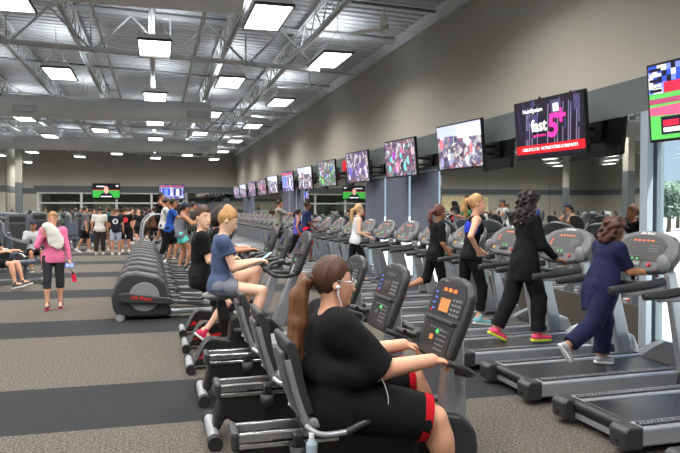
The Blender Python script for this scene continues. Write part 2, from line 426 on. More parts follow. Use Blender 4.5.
        if st == 'bob': prs += [ell(hc-hu*.03*hs-hf*.03*hs, (.09*hs, .092*hs, .12*hs), hfr, .03*hs)]
        def hpost(F, X, Y, Z):
            u = (X-hc[0])*hf[0]+(Y-hc[1])*hf[1]+(Z-hc[2])*hf[2]; v = (X-hc[0])*hu[0]+(Y-hc[1])*hu[1]+(Z-hc[2])*hu[2]
            t = (X-hc[0])*hl[0]+(Y-hc[1])*hl[1]+(Z-hc[2])*hl[2]
            hairline = .055*hs-np.clip((.05*hs-u), 0, .2)*(1.6 if st in ('short', 'bun', 'pony', 'ponyhigh', 'ponylong', 'ponylongx') else 3.)
            low = -np.maximum(-(u-.0*hs), (v-hairline))       # positive in the face region
            F = np.maximum(F, np.where(u > -.0*hs, low, -1))
            if st in ('short',): F = np.maximum(F, -(v+.06*hs-np.clip(-u, 0, .1)*.6)*1.0)
            return F
        sdf_obj('hair', prs, min(vox, .009 if detail else .02), HM, root, disp=dd, post=hpost)
    if cap_rgb:
        cm = cloth('cap%d%d%d' % cap_rgb, cap_rgb)
        def cpost(F, X, Y, Z):
            v = (X-hc[0])*hu[0]+(Y-hc[1])*hu[1]+(Z-hc[2])*hu[2]; return np.maximum(F, -(v-.04*hs))
        c = sdf_obj('cap', [ell(hc+hu*.03*hs-hf*.01*hs, (.108*hs, .092*hs, .11*hs), hfr, .02)], min(vox, .01), cm, root, post=cpost)
        mb = MB(); M = frame(hc+hu*.048*hs+hf*.09*hs, hf, hl)
        mb.prism_m([(-.02*hs, -.08*hs), (.03*hs, -.07*hs), (.07*hs, -.03*hs), (.075*hs, 0), (.07*hs, .03*hs), (.03*hs, .07*hs), (-.02*hs, .08*hs)], -.003, .003, M); mb.build('brim', cm, c)
    if detail:
        ew = mat('eye_white', (190, 182, 174), .4); ei = mat('iris', (48, 36, 28), .2); lp = mat('lips', (170, 108, 96), .6); br = HM if st != 'bald' else hairm('brow', (40, 30, 25))
        for sd in (1, -1):
            c = hc+hf*.070*hs+hl*sd*.03*hs+hu*.006*hs
            mb = MB(); mb.ball(c, (.0125*hs, .0125*hs, .009*hs), 10, 6); mb.cur = 1; mb.ball(c+hf*.0085*hs, (.0062*hs,)*3, 8, 5); mb.build('eye', [ew, ei], root)
            mb = MB(); a = hc+hf*.09*hs+hl*sd*.018*hs+hu*.028*hs; b = hc+hf*.078*hs+hl*sd*.05*hs+hu*.027*hs
            mb.tube([a, (a+b)/2+hu*.004*hs+hf*.002*hs, b], .0035*hs, 6, 3); mb.build('eyebrow', br, root)
        mb = MB(); a = hc-hu*.066*hs+hf*.096*hs
        mb.tube([a-hl*.022*hs-hf*.008*hs, a-hl*.01*hs+hf*.001, a+hl*.01*hs+hf*.001, a+hl*.022*hs-hf*.008*hs], [.002*hs, .0055*hs, .0055*hs, .002*hs], 6, 3); mb.build('mouth', lp, root)
    J.update(P=P, nb=nb, hc=hc, hf=hf, hl=hl, hu=hu, hs=hs, fw=fw, up=up, lf=lf, s=s, root=root, HM=HM)
    return J
def wpt(root, p):     # local point to world
    m = Matrix.Translation(root.location) @ root.rotation_euler.to_matrix().to_4x4()
    return m @ Vector(p)
# ------------------------------------------------------------------ camera
CAMH = 1.68
cam = bpy.data.cameras.new('camera'); co = bpy.data.objects.new('camera', cam); COL.objects.link(co)
cam.lens = 35.58; cam.sensor_width = 36; cam.clip_start = .05; cam.clip_end = 400
co.location = (0, 0, CAMH); co.rotation_euler = (R(90-1.49), 0, R(-15.31)); SC.camera = co
def gx(px, Y):               # X of the point of row Y that stands along this sight line
    a = (px-156)*.965/672; return a*.965*Y/(1-.264*a)

WX = 5.76; BY = 50.3; LX = -25.; NY = -6.0
def roofz(x): return 5.85+(WX-x)*.035
# ------------------------------------------------------------------ shared materials
wall_m = mat('wall_beige', (166, 163, 153), .85, spec=.2, bump=.03, bscale=80)
band_m = mat('wall_grey_band', (92, 99, 101), .7, spec=.3)
deck_m = mat('roof_deck', (176, 178, 180), .55, spec=.4, noise=.12, nscale=.6)
steel_w = mat('white_steel', (186, 188, 188), .5, noise=.08, nscale=3)
steel_d = mat('grey_conduit', (110, 112, 114), .5)
duct_m = mat('duct_paint', (212, 213, 212), .5, noise=.05, nscale=2)
blk = mat('black_plastic', (26, 26, 28), .45, spec=.5, bump=.1, bscale=200)
blk2 = mat('charcoal_plastic', (46, 47, 50), .42, spec=.5, bump=.1, bscale=180)
blkg = mat('black_gloss', (14, 14, 16), .2)
grey = mat('grey_plastic', (84, 86, 90), .42)
lgrey = mat('light_grey_plastic', (120, 122, 126), .4)
silver = mat('silver_paint', (168, 172, 178), .32, metal=.55)
chrome = mat('brushed_aluminium', (205, 207, 210), .25, metal=.95)
pad_m = mat('charcoal_vinyl', (44, 45, 49), .5, spec=.5, bump=.08, bscale=120)
gpad_m = mat('grey_vinyl', (120, 122, 126), .55, bump=.1, bscale=120)
belt_m = mat('running_belt', (30, 31, 34), .38, spec=.5, noise=.1, nscale=40)
red_m = mat('red_print', (190, 24, 32), .5)
white_m = mat('white_print', (215, 218, 220), .5)
led_o = mat('orange_led', (240, 110, 50), .5, emit=.7)
led_g = mat('green_led', (70, 200, 90), .5, emit=.9)
led_b = mat('blue_led', (70, 110, 230), .5, emit=.9)
lcd_o = mat('amber_display', (190, 126, 66), .5, emit=.2)
lcd_d = mat('dark_display', (36, 40, 40), .15)
rubber = mat('rubber', (20, 20, 21), .8)
mirror_m = bpy.data.materials.new('mirror'); mirror_m.use_nodes = True
_b = mirror_m.node_tree.nodes['Principled BSDF']; _b.inputs['Metallic'].default_value = 1; _b.inputs['Roughness'].default_value = .015; _b.inputs['Base Color'].default_value = (.74, .76, .75, 1)
glass_m = bpy.data.materials.new('window_glass'); glass_m.use_nodes = True
nt = glass_m.node_tree; nt.nodes.clear(); o_ = nt.nodes.new('ShaderNodeOutputMaterial'); mx = nt.nodes.new('ShaderNodeMixShader'); tr = nt.nodes.new('ShaderNodeBsdfTransparent'); gl = nt.nodes.new('ShaderNodeBsdfGlossy'); lw = nt.nodes.new('ShaderNodeLayerWeight'); pw = nt.nodes.new('ShaderNodeMath'); fr_ = nt.nodes.new('ShaderNodeMath')
tr.inputs['Color'].default_value = (.86, .9, .9, 1); gl.inputs['Roughness'].default_value = .01; pw.operation = 'POWER'; pw.inputs[1].default_value = 5; fr_.operation = 'MULTIPLY_ADD'; fr_.inputs[1].default_value = .7; fr_.inputs[2].default_value = .03
nt.links.new(lw.outputs['Facing'], pw.inputs[0]); nt.links.new(pw.outputs[0], fr_.inputs[0])
nt.links.new(fr_.outputs[0], mx.inputs[0]); nt.links.new(tr.outputs[0], mx.inputs[1]); nt.links.new(gl.outputs[0], mx.inputs[2]); nt.links.new(mx.outputs[0], o_.inputs[0])

def carpet():
    m = bpy.data.materials.new('striped_carpet'); m.use_nodes = True; nt = m.node_tree; b = nt.nodes['Principled BSDF']; N = nt.nodes.new; L = nt.links.new
    b.inputs['Roughness'].default_value = .92; b.inputs['Specular IOR Level'].default_value = .15
    tc = N('ShaderNodeTexCoord'); sp = N('ShaderNodeSeparateXYZ'); L(tc.outputs['Object'], sp.inputs[0])
    def mth(op, a, bb=None):
        n = N('ShaderNodeMath'); n.operation = op
        if isinstance(a, (int, float)): n.inputs[0].default_value = a
        else: L(a, n.inputs[0])
        if bb is not None:
            if isinstance(bb, (int, float)): n.inputs[1].default_value = bb
            else: L(bb, n.inputs[1])
        return n.outputs[0]
    y = mth('ADD', sp.outputs['Y'], 4.06*10-5.40); md = mth('MODULO', y, 4.06); st = mth('LESS_THAN', md, 1.35)
    n1 = N('ShaderNodeTexNoise'); n1.inputs['Scale'].default_value = 55; n1.inputs['Detail'].default_value = 3; n1.inputs['Roughness'].default_value = .8; L(tc.outputs['Object'], n1.inputs['Vector'])
    n3 = N('ShaderNodeTexNoise'); n3.inputs['Scale'].default_value = 130; n3.inputs['Detail'].default_value = 2; L(tc.outputs['Object'], n3.inputs['Vector'])
    r1 = N('ShaderNodeValToRGB'); e = r1.color_ramp.elements; e[0].position = .36; e[0].color = (*lin((44, 42, 40)), 1); e[1].position = .66; e[1].color = (*lin((122, 116, 108)), 1)
    k = e.new(.5); k.color = (*lin((84, 80, 74)), 1); L(n1.outputs['Fac'], r1.inputs['Fac'])
    r2 = N('ShaderNodeValToRGB'); e = r2.color_ramp.elements; e[0].position = .3; e[0].color = (*lin((33, 34, 37)), 1); e[1].position = .7; e[1].color = (*lin((49, 50, 54)), 1); L(n3.outputs['Fac'], r2.inputs['Fac'])
    mx = N('ShaderNodeMix'); mx.data_type = 'RGBA'; L(st, mx.inputs['Factor']); L(r1.outputs['Color'], mx.inputs['A']); L(r2.outputs['Color'], mx.inputs['B']); L(mx.outputs['Result'], b.inputs['Base Color'])
    bp = N('ShaderNodeBump'); bp.inputs['Strength'].default_value = .5; bp.inputs['Distance'].default_value = .006; L(n3.outputs['Fac'], bp.inputs['Height']); L(bp.outputs['Normal'], b.inputs['Normal'])
    return m
carpet_m = carpet()
speck_m = mat('speckled_carpet', (72, 66, 60), .95, noise=.4, nscale=90, bump=.3, bscale=120)
concrete_m = mat('outdoor_concrete', (222, 220, 214), .9, noise=.06, nscale=3)

# ------------------------------------------------------------------ room shell
mb = MB(); mb.box(((WX+LX)/2-.0, (BY+NY)/2, -.1), (WX-LX+.6, BY-NY+.6, .2)); struct('floor', mb, carpet_m)
# roof deck: ribbed along x
mb = MB(); x0, x1 = LX, WX+.3; rib = .3; y = NY-.1
while y < BY+.2:
    a = [(0, 0), (.17, 0), (.2, .06), (.27, .06), (.3, 0)]
    for (u0, h0), (u1, h1) in zip(a[:-1], a[1:]):
        mb.quad((x0, y+u0, roofz(x0)+h0), (x0, y+u1, roofz(x0)+h1), (x1, y+u1, roofz(x1)+h1), (x1, y+u0, roofz(x1)+h0))
    y += rib
mb.box(((x0+x1)/2, (BY+NY)/2, roofz(x0)+.4), (x1-x0+.8, BY-NY+.8, .2)); mb.box((-8.9, BY+3.3, 6.6), (2.6, 6.6, .2)); struct('ceiling', mb, deck_m)
# right wall
BZ0, BZ1 = 2.86, 3.30
segs_win = [(1.4, 6.85), (13.05, 18.25), (26.4, 31.1), (40.8, 46.0)]
segs_mir = [(6.95, 13.05), (18.25, 26.4), (31.1, 40.8), (46.0, BY)]
T = .25
mb = MB(); mb.box((WX+T/2, (BY+NY)/2, (BZ1+6.2)/2), (T, BY-NY, 6.2-BZ1)); struct('wall_right', mb, wall_m)
mb = MB(); mb.box((WX+T/2-.006, (BY+NY)/2, (BZ0+BZ1)/2), (T, BY-NY, BZ1-BZ0)); 
edges = [(NY, 1.4)]+segs_mir
for a, b in edges: mb.box((WX+T/2+.012, (a+b)/2, (BZ0+.1)/2+.0), (T, b-a, BZ0-.1))
for a, b in segs_win[1:]: mb.box((WX+T/2+.012, (a+b)/2, (2.56+BZ0)/2), (T, b-a, BZ0-2.56))
struct('wall_right_lower', mb, band_m)
mb = MB(); mb.box((WX-.06, (BY+NY)/2, 5.84-.1), (.12, BY-NY, .34)); struct('trim_1', mb, steel_w)
mb = MB()
for a, b in edges: mb.box((WX-.012, (a+b)/2, .24), (.03, b-a, .48))
struct('baseboard_right', mb, speck_m)
for i, (a, b) in enumerate(segs_mir):
    n = max(1, round((b-a)/2.03)); w = (b-a)/n
    for k in range(n):
        mb = MB(); mb.box((WX-.004, a+w*(k+.5), (.48+BZ0)/2), (.008, w-.008, BZ0-.48))
        o = mb.build('wall_mirror', mirror_m)
        tag(o, 'tall wall mirror panel, '+ordw(k)+' from the front in the '+['nearest', 'second', 'third', 'farthest'][i]+' run of mirrors', 'mirror', 'wall mirrors behind the treadmills')
for i, (a, b) in enumerate(segs_win[1:]):
    n = 3; w = (b-a)/n
    for k in range(n):
        mb = MB(); mb.box((WX-.004, a+w*(k+.5), (2.6+BZ0)/2), (.008, w-.02, BZ0-2.6))
        tag(mb.build('strip_mirror', mirror_m), 'shallow mirror strip above the '+ordw(k)+' shade of the '+ordw(i)+' shaded window group', 'mirror', 'mirror strips above shades')
def shade_mat():
    m = mat('roller_shade', (96, 100, 116), .8, noise=.1, nscale=3); nt = m.node_tree
    b = nt.nodes['Principled BSDF']; out = nt.nodes['Material Output']; t = nt.nodes.new('ShaderNodeBsdfTranslucent'); t.inputs['Color'].default_value = (*lin((104, 112, 140)), 1)
    x = nt.nodes.new('ShaderNodeMixShader'); x.inputs[0].default_value = .22; nt.links.new(b.outputs[0], x.inputs[1]); nt.links.new(t.outputs[0], x.inputs[2]); nt.links.new(x.outputs[0], out.inputs[0]); return m
shade_m = shade_mat(); frame_m = mat('window_frame_grey', (112, 122, 130), .4, metal=.3)
wn = 0
for i, (a, b) in enumerate(segs_win):
    top = 2.56 if i else 2.86
    wn += 1; mb = MB(); n = 3
    for k in range(n+1): mb.box((WX+.12, a+(b-a)*k/n, top/2), (.1, .07, top))
    for z in (.06, top-.03): mb.box((WX+.12, (a+b)/2, z), (.1, b-a, .07))
    fo = struct('window_%d' % wn, mb, frame_m)
    for k in range(n):
        g = MB(); g.box((WX+.12, a+(b-a)*(k+.5)/n, top/2), (.008, (b-a)/n-.07, top-.12)); g.build('pane', glass_m, fo)
    if i:
        w = (b-a)/3
        for k in range(3):
            r = empty('roller_shade', (WX-.02, a+w*(k+.5), 0), 0, 'blue-grey roller shade, '+ordw(k)+' from the front in the '+ordw(i-1)+' window group', 'shade', 'roller shades')
            m = MB(); m.cyl((0, -w/2+.04, 2.5), (0, w/2-.04, 2.5), .03); m.build('roller', frame_m, r)
            m = MB(); m.box((.0, 0, 1.74), (.004, w-.13, 1.5)); m.build('shade_cloth', shade_m, r)
            m = MB(); m.box((.0, 0, .98), (.014, w-.13, .03)); m.build('hem_bar', frame_m, r)
# corner post beside the near window
mb = MB(); mb.box((WX-.03, 6.88, 1.43), (.08, .13, 2.86)); struct('trim_2', mb, mat('post_paint', (150, 160, 170), .4))
# back wall : upper part, band, glazed front, mirror at right, recess at left
GX0, GX1 = -7.95, 1.95
mb = MB(); mb.box(((WX-7.95)/2, BY+.15, (BZ1+6.9)/2), (WX+7.95+.5, .3, 6.9-BZ1)); mb.box((-7.95+.15, BY+3.2, 3.4), (.3, 6.2, 6.8)); 
mb.box((3.9, BY+.16, 1.4), (3.9, .28, 2.86)); struct('wall_back', mb, wall_m)
mb = MB(); mb.box(((WX-7.95)/2, BY+.14, (BZ0+BZ1)/2), (WX+7.95+.4, .32, BZ1-BZ0)); struct('wall_back_band', mb, band_m)
mb = MB(); mb.box(((LX-9.9)/2, BY+.15, 3.6), (-9.9-LX, .3, 7.2)); mb.box((-9.9-.15, BY+3.2, 3.5), (.3, 6.2, 7.)); mb.box((-8.9, BY+6.4, 3.5), (2.4, .3, 7.)); struct('wall_back_left', mb, wall_m)
mb = MB(); mb.box(((LX-9.9)/2, BY+.13, (BZ0+BZ1)/2), (-9.9-LX+.02, .32, BZ1-BZ0)); mb.box((-9.9-.13, BY+3.2, (BZ0+BZ1)/2), (.3, 6.2, BZ1-BZ0)); mb.box((-8.9, BY+6.37, (BZ0+BZ1)/2), (2.4, .3, BZ1-BZ0)); struct('wall_back_left_band', mb, band_m)
mb = MB(); mb.box((-12.6, BY-.06, 1.75), (4.6, .06, 1.9)); tag(mb.build('stone_panel', mat('tan_stone', (214, 200, 158), .8, noise=.25, nscale=6, bump=.4, bscale=8)), 'tan stone wall panel on the far wall at the left edge', 'panel')
mb = MB(); mb.box((LX-.15, (BY+NY)/2, 3.8), (.3, BY-NY, 7.6)); struct('wall_left', mb, wall_m)
mb = MB(); mb.box((LX-.13, (BY+NY)/2, (BZ0+BZ1)/2), (.3, BY-NY, BZ1-BZ0)); struct('wall_left_band', mb, band_m)
mb = MB(); mb.box(((WX+LX)/2, NY-.15, 3.8), (WX-LX+.6, .3, 7.6)); struct('wall_front', mb, wall_m)
mb = MB(); mb.box(((WX+LX)/2, NY-.13, (BZ0+BZ1)/2), (WX-LX+.6, .3, BZ1-BZ0)); struct('wall_front_band', mb, band_m)
# glazed studio front
mb = MB()
for x in (-7.85, -5.05, -2.7, -.3, GX1): mb.box((x, BY+.1, 1.43), (.16, .16, 2.86))
for z in (.05, 2.1, 2.8): mb.box(((GX0+GX1)/2, BY+.1, z), (GX1-GX0, .12, .1))
fo = struct('window_5', mb, mat('white_mullion', (190, 192, 192), .4))
for a, b in ((-7.77, -5.13), (-4.97, -2.78), (-2.62, -.38), (-.22, GX1-.08)):
    for z0, z1 in ((.1, 2.05), (2.15, 2.75)):
        g = MB(); g.box(((a+b)/2, BY+.1, (z0+z1)/2), (b-a, .01, z1-z0)); g.build('pane', glass_m, fo)
mb = MB(); mb.box((-2.9, BY+4.5, 1.45), (9.8, .1, 2.9)); mb.box((-7.85+.1, BY+2.4, 1.45), (.1, 4.4, 2.9)); mb.box((2.0, BY+2.5, 1.45), (.1, 4.4, 2.9)); mb.box((-2.9, BY+2.5, 2.95), (9.8, 4.2, .1)); mb.box((-2.9, BY+2.5, -.05), (9.8, 4.2, .1)); struct('wall_studio', mb, mat('studio_wall', (132, 130, 118), .8))
for k, (x, w, h, z, c) in enumerate([(-6.5, 1.3, .9, 1.9, (150, 160, 150)), (-3.9, 1.5, .8, 1.9, (196, 206, 178)), (-1.7, 1.1, .8, 1.8, (140, 150, 150))]):
    mb = MB(); mb.box((x, BY+4.42, z), (w, .05, h)); tag(mb.build('studio_poster', mat('poster%d' % k, c, .7)), ['grey panel at the left', 'pale green panel in the middle', 'grey-blue panel at the right'][k]+' of the studio behind the glazed front', 'panel')
mb = MB(); mb.box((4.0, BY-.02, 1.5), (3.5, .02, 2.7)); tag(mb.build('wall_mirror', mirror_m), 'large mirror on the far end wall at its right corner, doubling the row of televisions', 'mirror')

for k, x in enumerate((-6.2, -3.8, -1.2)):
    r = empty('studio_light', (x, BY+2.4, 2.88), 0, 'ceiling light panel inside the glazed studio, '+['left', 'middle', 'right'][k], 'ceiling light', 'studio lights')
    mb = MB(); mb.box((0, 0, 0), (1.2, .4, .04)); mb.build('light_panel', mat('studio_light', (235, 240, 225), .5, emit=3.), r)
# ------------------------------------------------------------------ columns
for i, (x, y) in enumerate([(-8, 4.5), (-8, 24.5), (-8.05, 44.7), (-18.5, 4.5), (-18.5, 24.5), (-18.5, 44.7)]):
    r = empty('building_column', (x, y, 0), 0, ['steel column out of sight left of the camera', 'beige and grey square column mirrored beside the near window post', 'beige and grey square column rising at the far left of the hall', 'outer column left of the camera', 'outer column at mid hall, out of frame', 'outer column far down the hall, seen only in the mirrors'][i], 'column', 'square building columns')
    mb = MB(); mb.box((0, 0, 1.65), (.36, .36, 3.3)); mb.build('grey_lower', band_m, r)
    mb = MB(); mb.box((0, 0, (3.3+roofz(x))/2-.02), (.34, .34, roofz(x)-3.32)); mb.build('beige_upper', wall_m, r)

# ------------------------------------------------------------------ roof steel
JZ = .52
jx = [3.3-1.68*k for k in range(0, 14)]
jproto = None
for i, x in enumerate(jx):
    z1 = roofz(x)-.03; z0 = z1-JZ
    r = empty('bar_joist', (x, 0, z1), 0, 'white open-web roof joist running down the hall, '+ordw(i)+' from the TV wall', 'joist', 'roof joists')
    if jproto is None:
        mb = MB()
        for z in (-.03, -JZ):
            for s in (-.035, .035): mb.box((s, (BY+NY)/2, z), (.05, BY-NY, .05))
        mb.build('chords', steel_w, r)
        mb = MB(); y = NY+.2; up = True
        while y < BY-.5:
            a = (0, y, -.03 if up else -JZ); b = (0, y+.55, -JZ if up else -.03); mb.cyl(a, b, .018, n=6, cap=False); y += .55; up = not up
        mb.build('web', steel_w, r); jproto = r
    else:
        for c in jproto.children:
            d = c.copy(); COL.objects.link(d); d.parent = r
for i, y in enumerate((2.0, 15.6, 29.6, 43.4)):
    r = empty('girder_truss', (0, y, 0), 0, 'white girder truss crossing the hall below the deck, '+['behind the camera view', 'nearest one in view', 'second one in view', 'farthest one in view'][i], 'truss', 'girder trusses')
    mb = MB()
    for dz in (-.1, -.95):
        xe = WX-.1 if dz > -.5 else 3.75
        for s in (-.05, .05): mb.add([(LX, s-.03, roofz(LX)+dz-.04), (LX, s+.03, roofz(LX)+dz-.04), (LX, s+.03, roofz(LX)+dz+.04), (LX, s-.03, roofz(LX)+dz+.04), (xe, s-.03, roofz(xe)+dz-.04), (xe, s+.03, roofz(xe)+dz-.04), (xe, s+.03, roofz(xe)+dz+.04), (xe, s-.03, roofz(xe)+dz+.04)], [(0,3,2,1),(4,5,6,7),(0,1,5,4),(1,2,6,5),(2,3,7,6),(3,0,4,7)])
    mb.build('chords', steel_w, r); mb = MB(); x = 3.7
    while x > LX+2:
        mb.cyl((x, 0, roofz(x)-.95), (x-.84, 0, roofz(x)-.1), .028, n=6); mb.cyl((x-.84, 0, roofz(x)-.1), (x-1.68, 0, roofz(x)-.95), .028, n=6); mb.cyl((x-1.68, 0, roofz(x)-.95), (x-1.68, 0, roofz(x)-.1), .02, n=6); x -= 1.68
    mb.build('web', steel_w, r)
for i, y in enumerate([5.5, 9.0, 12.9, 18.6, 21.6, 26.8, 33, 38, 47]):
    mb = MB(); zz = roofz(WX)-.32 if i % 2 else roofz(WX)-.12
    mb.cyl((LX, y, zz+(WX-LX)*.035), (WX-.2, y, zz), .03, n=8)
    tag(mb.build('conduit', steel_d if i % 2 == 0 else steel_w), 'thin pipe running crosswise under the roof deck, '+ordw(i)+' from the front', 'pipe', 'overhead pipes')
mb = MB(); 
for x in (-1.1, -5.6, .9): 
    mb = MB(); mb.tube([(x, NY+.3, roofz(x)-.7), (x, 20, roofz(x)-.72), (x, BY-.2, roofz(x)-.7)], .045 if x > 0 else .03, 8, 1)
    tag(mb.build('sprinkler_pipe', mat('pipe_paint', (196, 198, 198), .45)), 'long pipe running down the hall under the joists, '+{-1.1: 'left of the middle', -5.6: 'on the left', .9: 'right of the middle'}[x], 'pipe')
# ducts
for i, (y, r_, xa, xb) in enumerate([(11.3, .36, -3.2, 1.4), (23.7, .36, -13, 1.85), (36.6, .34, -7.0, 3.2)]):
    z = 5.28 if i == 0 else 5.0
    r = empty('air_duct', (0, y, z), 0, ['fat round air duct crossing overhead at the top edge', 'round air duct crossing the hall behind the second row of lights', 'far round air duct with an elbow, near the end wall'][i], 'duct', 'round air ducts')
    mb = MB(); pts = [(xa-1.2, .4, .25), (xa, 0, .0), (xb, 0, -.0)] if i == 2 else [(xa, 0, 0), (xb, 0, 0)]
    if i == 2: mb.tube([(xa-1.0, -1.6, -.5), (xa-.4, -.8, -.1), (xa, -.1, 0), (xa+1, 0, 0), (xb, 0, 0)], r_, 20, 6)
    else: mb.cyl((xa, 0, 0), (xb, 0, 0), r_, n=24)
    mb.build('duct_tube', duct_m, r)
    mb = MB(); x = xa+1.2
    while x < xb: mb.cyl((x, 0, 0), (x+.06, 0, 0), r_+.014, n=24); x += 1.5
    mb.build('seams', duct_m, r)
    for xg in ((.8, ) if i == 0 else (1.4, -4.) if i == 1 else (2.4, )):
        mb = MB(); mb.box((xg, -r_+.0, -.12), (.75, .1, .22), (R(-20), 0, 0)); g = mb.build('grille', steel_w, r, bevel=.01)
        mb = MB()
        for k in range(9): mb.box((xg-.3+k*.075, -r_-.045, -.13), (.03, .02, .16), (R(-20), 0, 0))
        mb.build('slots', mat('grille_dark', (40, 40, 42), .7), g)
# drops of duct at far left
mb = MB(); mb.tube([(-12, 33, 5.2), (-9.2, 33, 5.1), (-7.9, 32.6, 4.9), (-7.3, 31.6, 4.7)], .33, 18, 6); tag(mb.build('air_duct', duct_m), 'curved air duct with open end at the far left under the roof', 'duct')

# ------------------------------------------------------------------ ceiling fans
fan_m = mat('fan_white', (205, 206, 204), .45)
fp = None
for i, (x, y, a) in enumerate([(4.55, 13.2, 10), (4.55, 20.2, 50), (4.6, 27.3, 85), (4.6, 34.3, 20), (4.6, 41.3, 60), (-12.5, 37, 30)]):
    L = 'white three-blade ceiling fan by the TV wall, '+['nearest the camera', 'second from the camera', 'third from the camera', 'fourth from the camera', 'farthest'][i] if i < 5 else 'white three-blade ceiling fan hanging at the far left'
    if fp is None:
        r = empty('ceiling_fan', (x, y, 5.4), R(a), L, 'fan', 'ceiling fans')
        mb = MB(); mb.cyl((0, 0, .05), (0, 0, .55), .02); mb.build('downrod', fan_m, r)
        mb = MB(); mb.cyl((0, 0, -.03), (0, 0, .07), .13, .1, 18); mb.cyl((0, 0, -.08), (0, 0, -.03), .05, .12, 18); mb.build('motor', fan_m, r)
        for k in range(3):
            c, s = math.cos(2*PI*k/3), math.sin(2*PI*k/3); M = Matrix.Rotation(2*PI*k/3, 4, 'Z') @ Matrix.Rotation(R(12), 4, 'X')
            mb = MB(); mb.prism_m([(.1, -.03), (.25, -.08), (.95, -.07), (1.0, 0), (.95, .07), (.25, .08), (.1, .03)], -.006, .006, M); mb.build('blade', fan_m, r)
        fp = r
    else:
        c = copy_tree(fp); c.location = (x, y, 5.4); c.rotation_euler = (0, 0, R(a)); c['label'] = L

# ------------------------------------------------------------------ hanging lights
lamp_w = mat('lamp_housing', (215, 216, 214), .4); lamp_d = mat('lamp_lip', (60, 60, 62), .5)
lamp_e = mat('lamp_diffuser', (255, 252, 246), .5, emit=5.5)
def light_data(p):
    l = bpy.data.lights.new('lamp_light', 'AREA'); l.shape = 'RECTANGLE'; l.size = .56; l.size_y = 1.5; l.energy = p; l.color = (1, .965, .91); l.spread = R(154); return l
LD = light_data(72); LD2 = light_data(170)
UD = light_data(26); UD2 = light_data(70); UD.spread = UD2.spread = R(170); UD.color = UD2.color = (.9, .95, 1)
lp = None
rows = [(3.85, 14.95), (1.93, 11.95), (0, 14.9), (-2.3, 11.9), (-4.75, 14.9), (-7.1, 11.9), (-9.5, 14.9), (-11.9, 11.9), (-14.3, 14.9), (-16.7, 11.9), (-19.1, 14.9), (-21.5, 11.9)]
rn = ['in the row nearest the TV wall', 'in the second row from the TV wall', 'in the middle row straight down the hall', 'in the row left of the middle', 'in the second row left of the middle', 'in the third row left of the middle', 'in the far left row']+['beyond the left edge']*5
vis0 = [0, 0, 0, 0, 2, 3, 3]+[9]*5
allL = []
for ri, (x, y0) in enumerate(rows):
    for k in range(-2, 6):
        y = y0+6.35*k
        if y > BY-1.5: continue
        if k < vis0[ri]: L = 'ceiling light hanging '+rn[ri]+', out of the frame'
        else: L = 'rectangular ceiling light, '+ordw(k-vis0[ri])+' from the front '+rn[ri]
        allL.append((x, y, L, LD))
allL.append((-8.9, BY+3, 'single ceiling light deep in the recess at the left end of the far wall', LD))
for x, y, L, ld in allL:
    zt = 5.08
    if lp is None:
        r = empty('ceiling_light', (x, y, zt), 0, L, 'ceiling light', 'hanging ceiling lights')
        mb = MB(); w, l = .33, .82
        mb.add([(-w, -l, 0), (w, -l, 0), (w, l, 0), (-w, l, 0), (-w+.03, -l+.03, .12), (w-.03, -l+.03, .12), (w-.03, l-.03, .12), (-w+.03, l-.03, .12)], [(0,1,5,4),(1,2,6,5),(2,3,7,6),(3,0,4,7),(4,5,6,7)])
        mb.build('housing', lamp_w, r)
        mb = MB()
        for a, b, c, d in ((-w, 0, .012, l), (w, 0, .012, l)): mb.box((a, b, 0), (.024, 2*l, .05))
        for b in (-l, l): mb.box((0, b, 0), (2*w, .024, .05))
        mb.build('rim', lamp_d, r)
        mb = MB(); mb.quad((-w+.012, -l+.012, .0), (-w+.012, l-.012, .0), (w-.012, l-.012, .0), (w-.012, -l+.012, .0)); mb.build('diffuser', lamp_e, r)
        mb = MB()
        for b in (-l+.12, l-.12):
            for a in (-w+.06, w-.06): mb.cyl((a, b, .12), (0, b, .5), .006, n=5)
            mb.cyl((0, b, .5), (0, b, .95), .007, n=5)
        mb.build('hanger', steel_d, r); lp = r
    else:
        r = copy_tree(lp); r.location = (x, y, zt); r['label'] = L
    lo = bpy.data.objects.new('lamp_glow', ld); COL.objects.link(lo); lo.parent = r; lo.location = (0, 0, -.03)
    lo = bpy.data.objects.new('lamp_uplight', UD if ld is LD else UD2); COL.objects.link(lo); lo.parent = r; lo.location = (0, 0, .16); lo.rotation_euler = (PI, 0, 0)

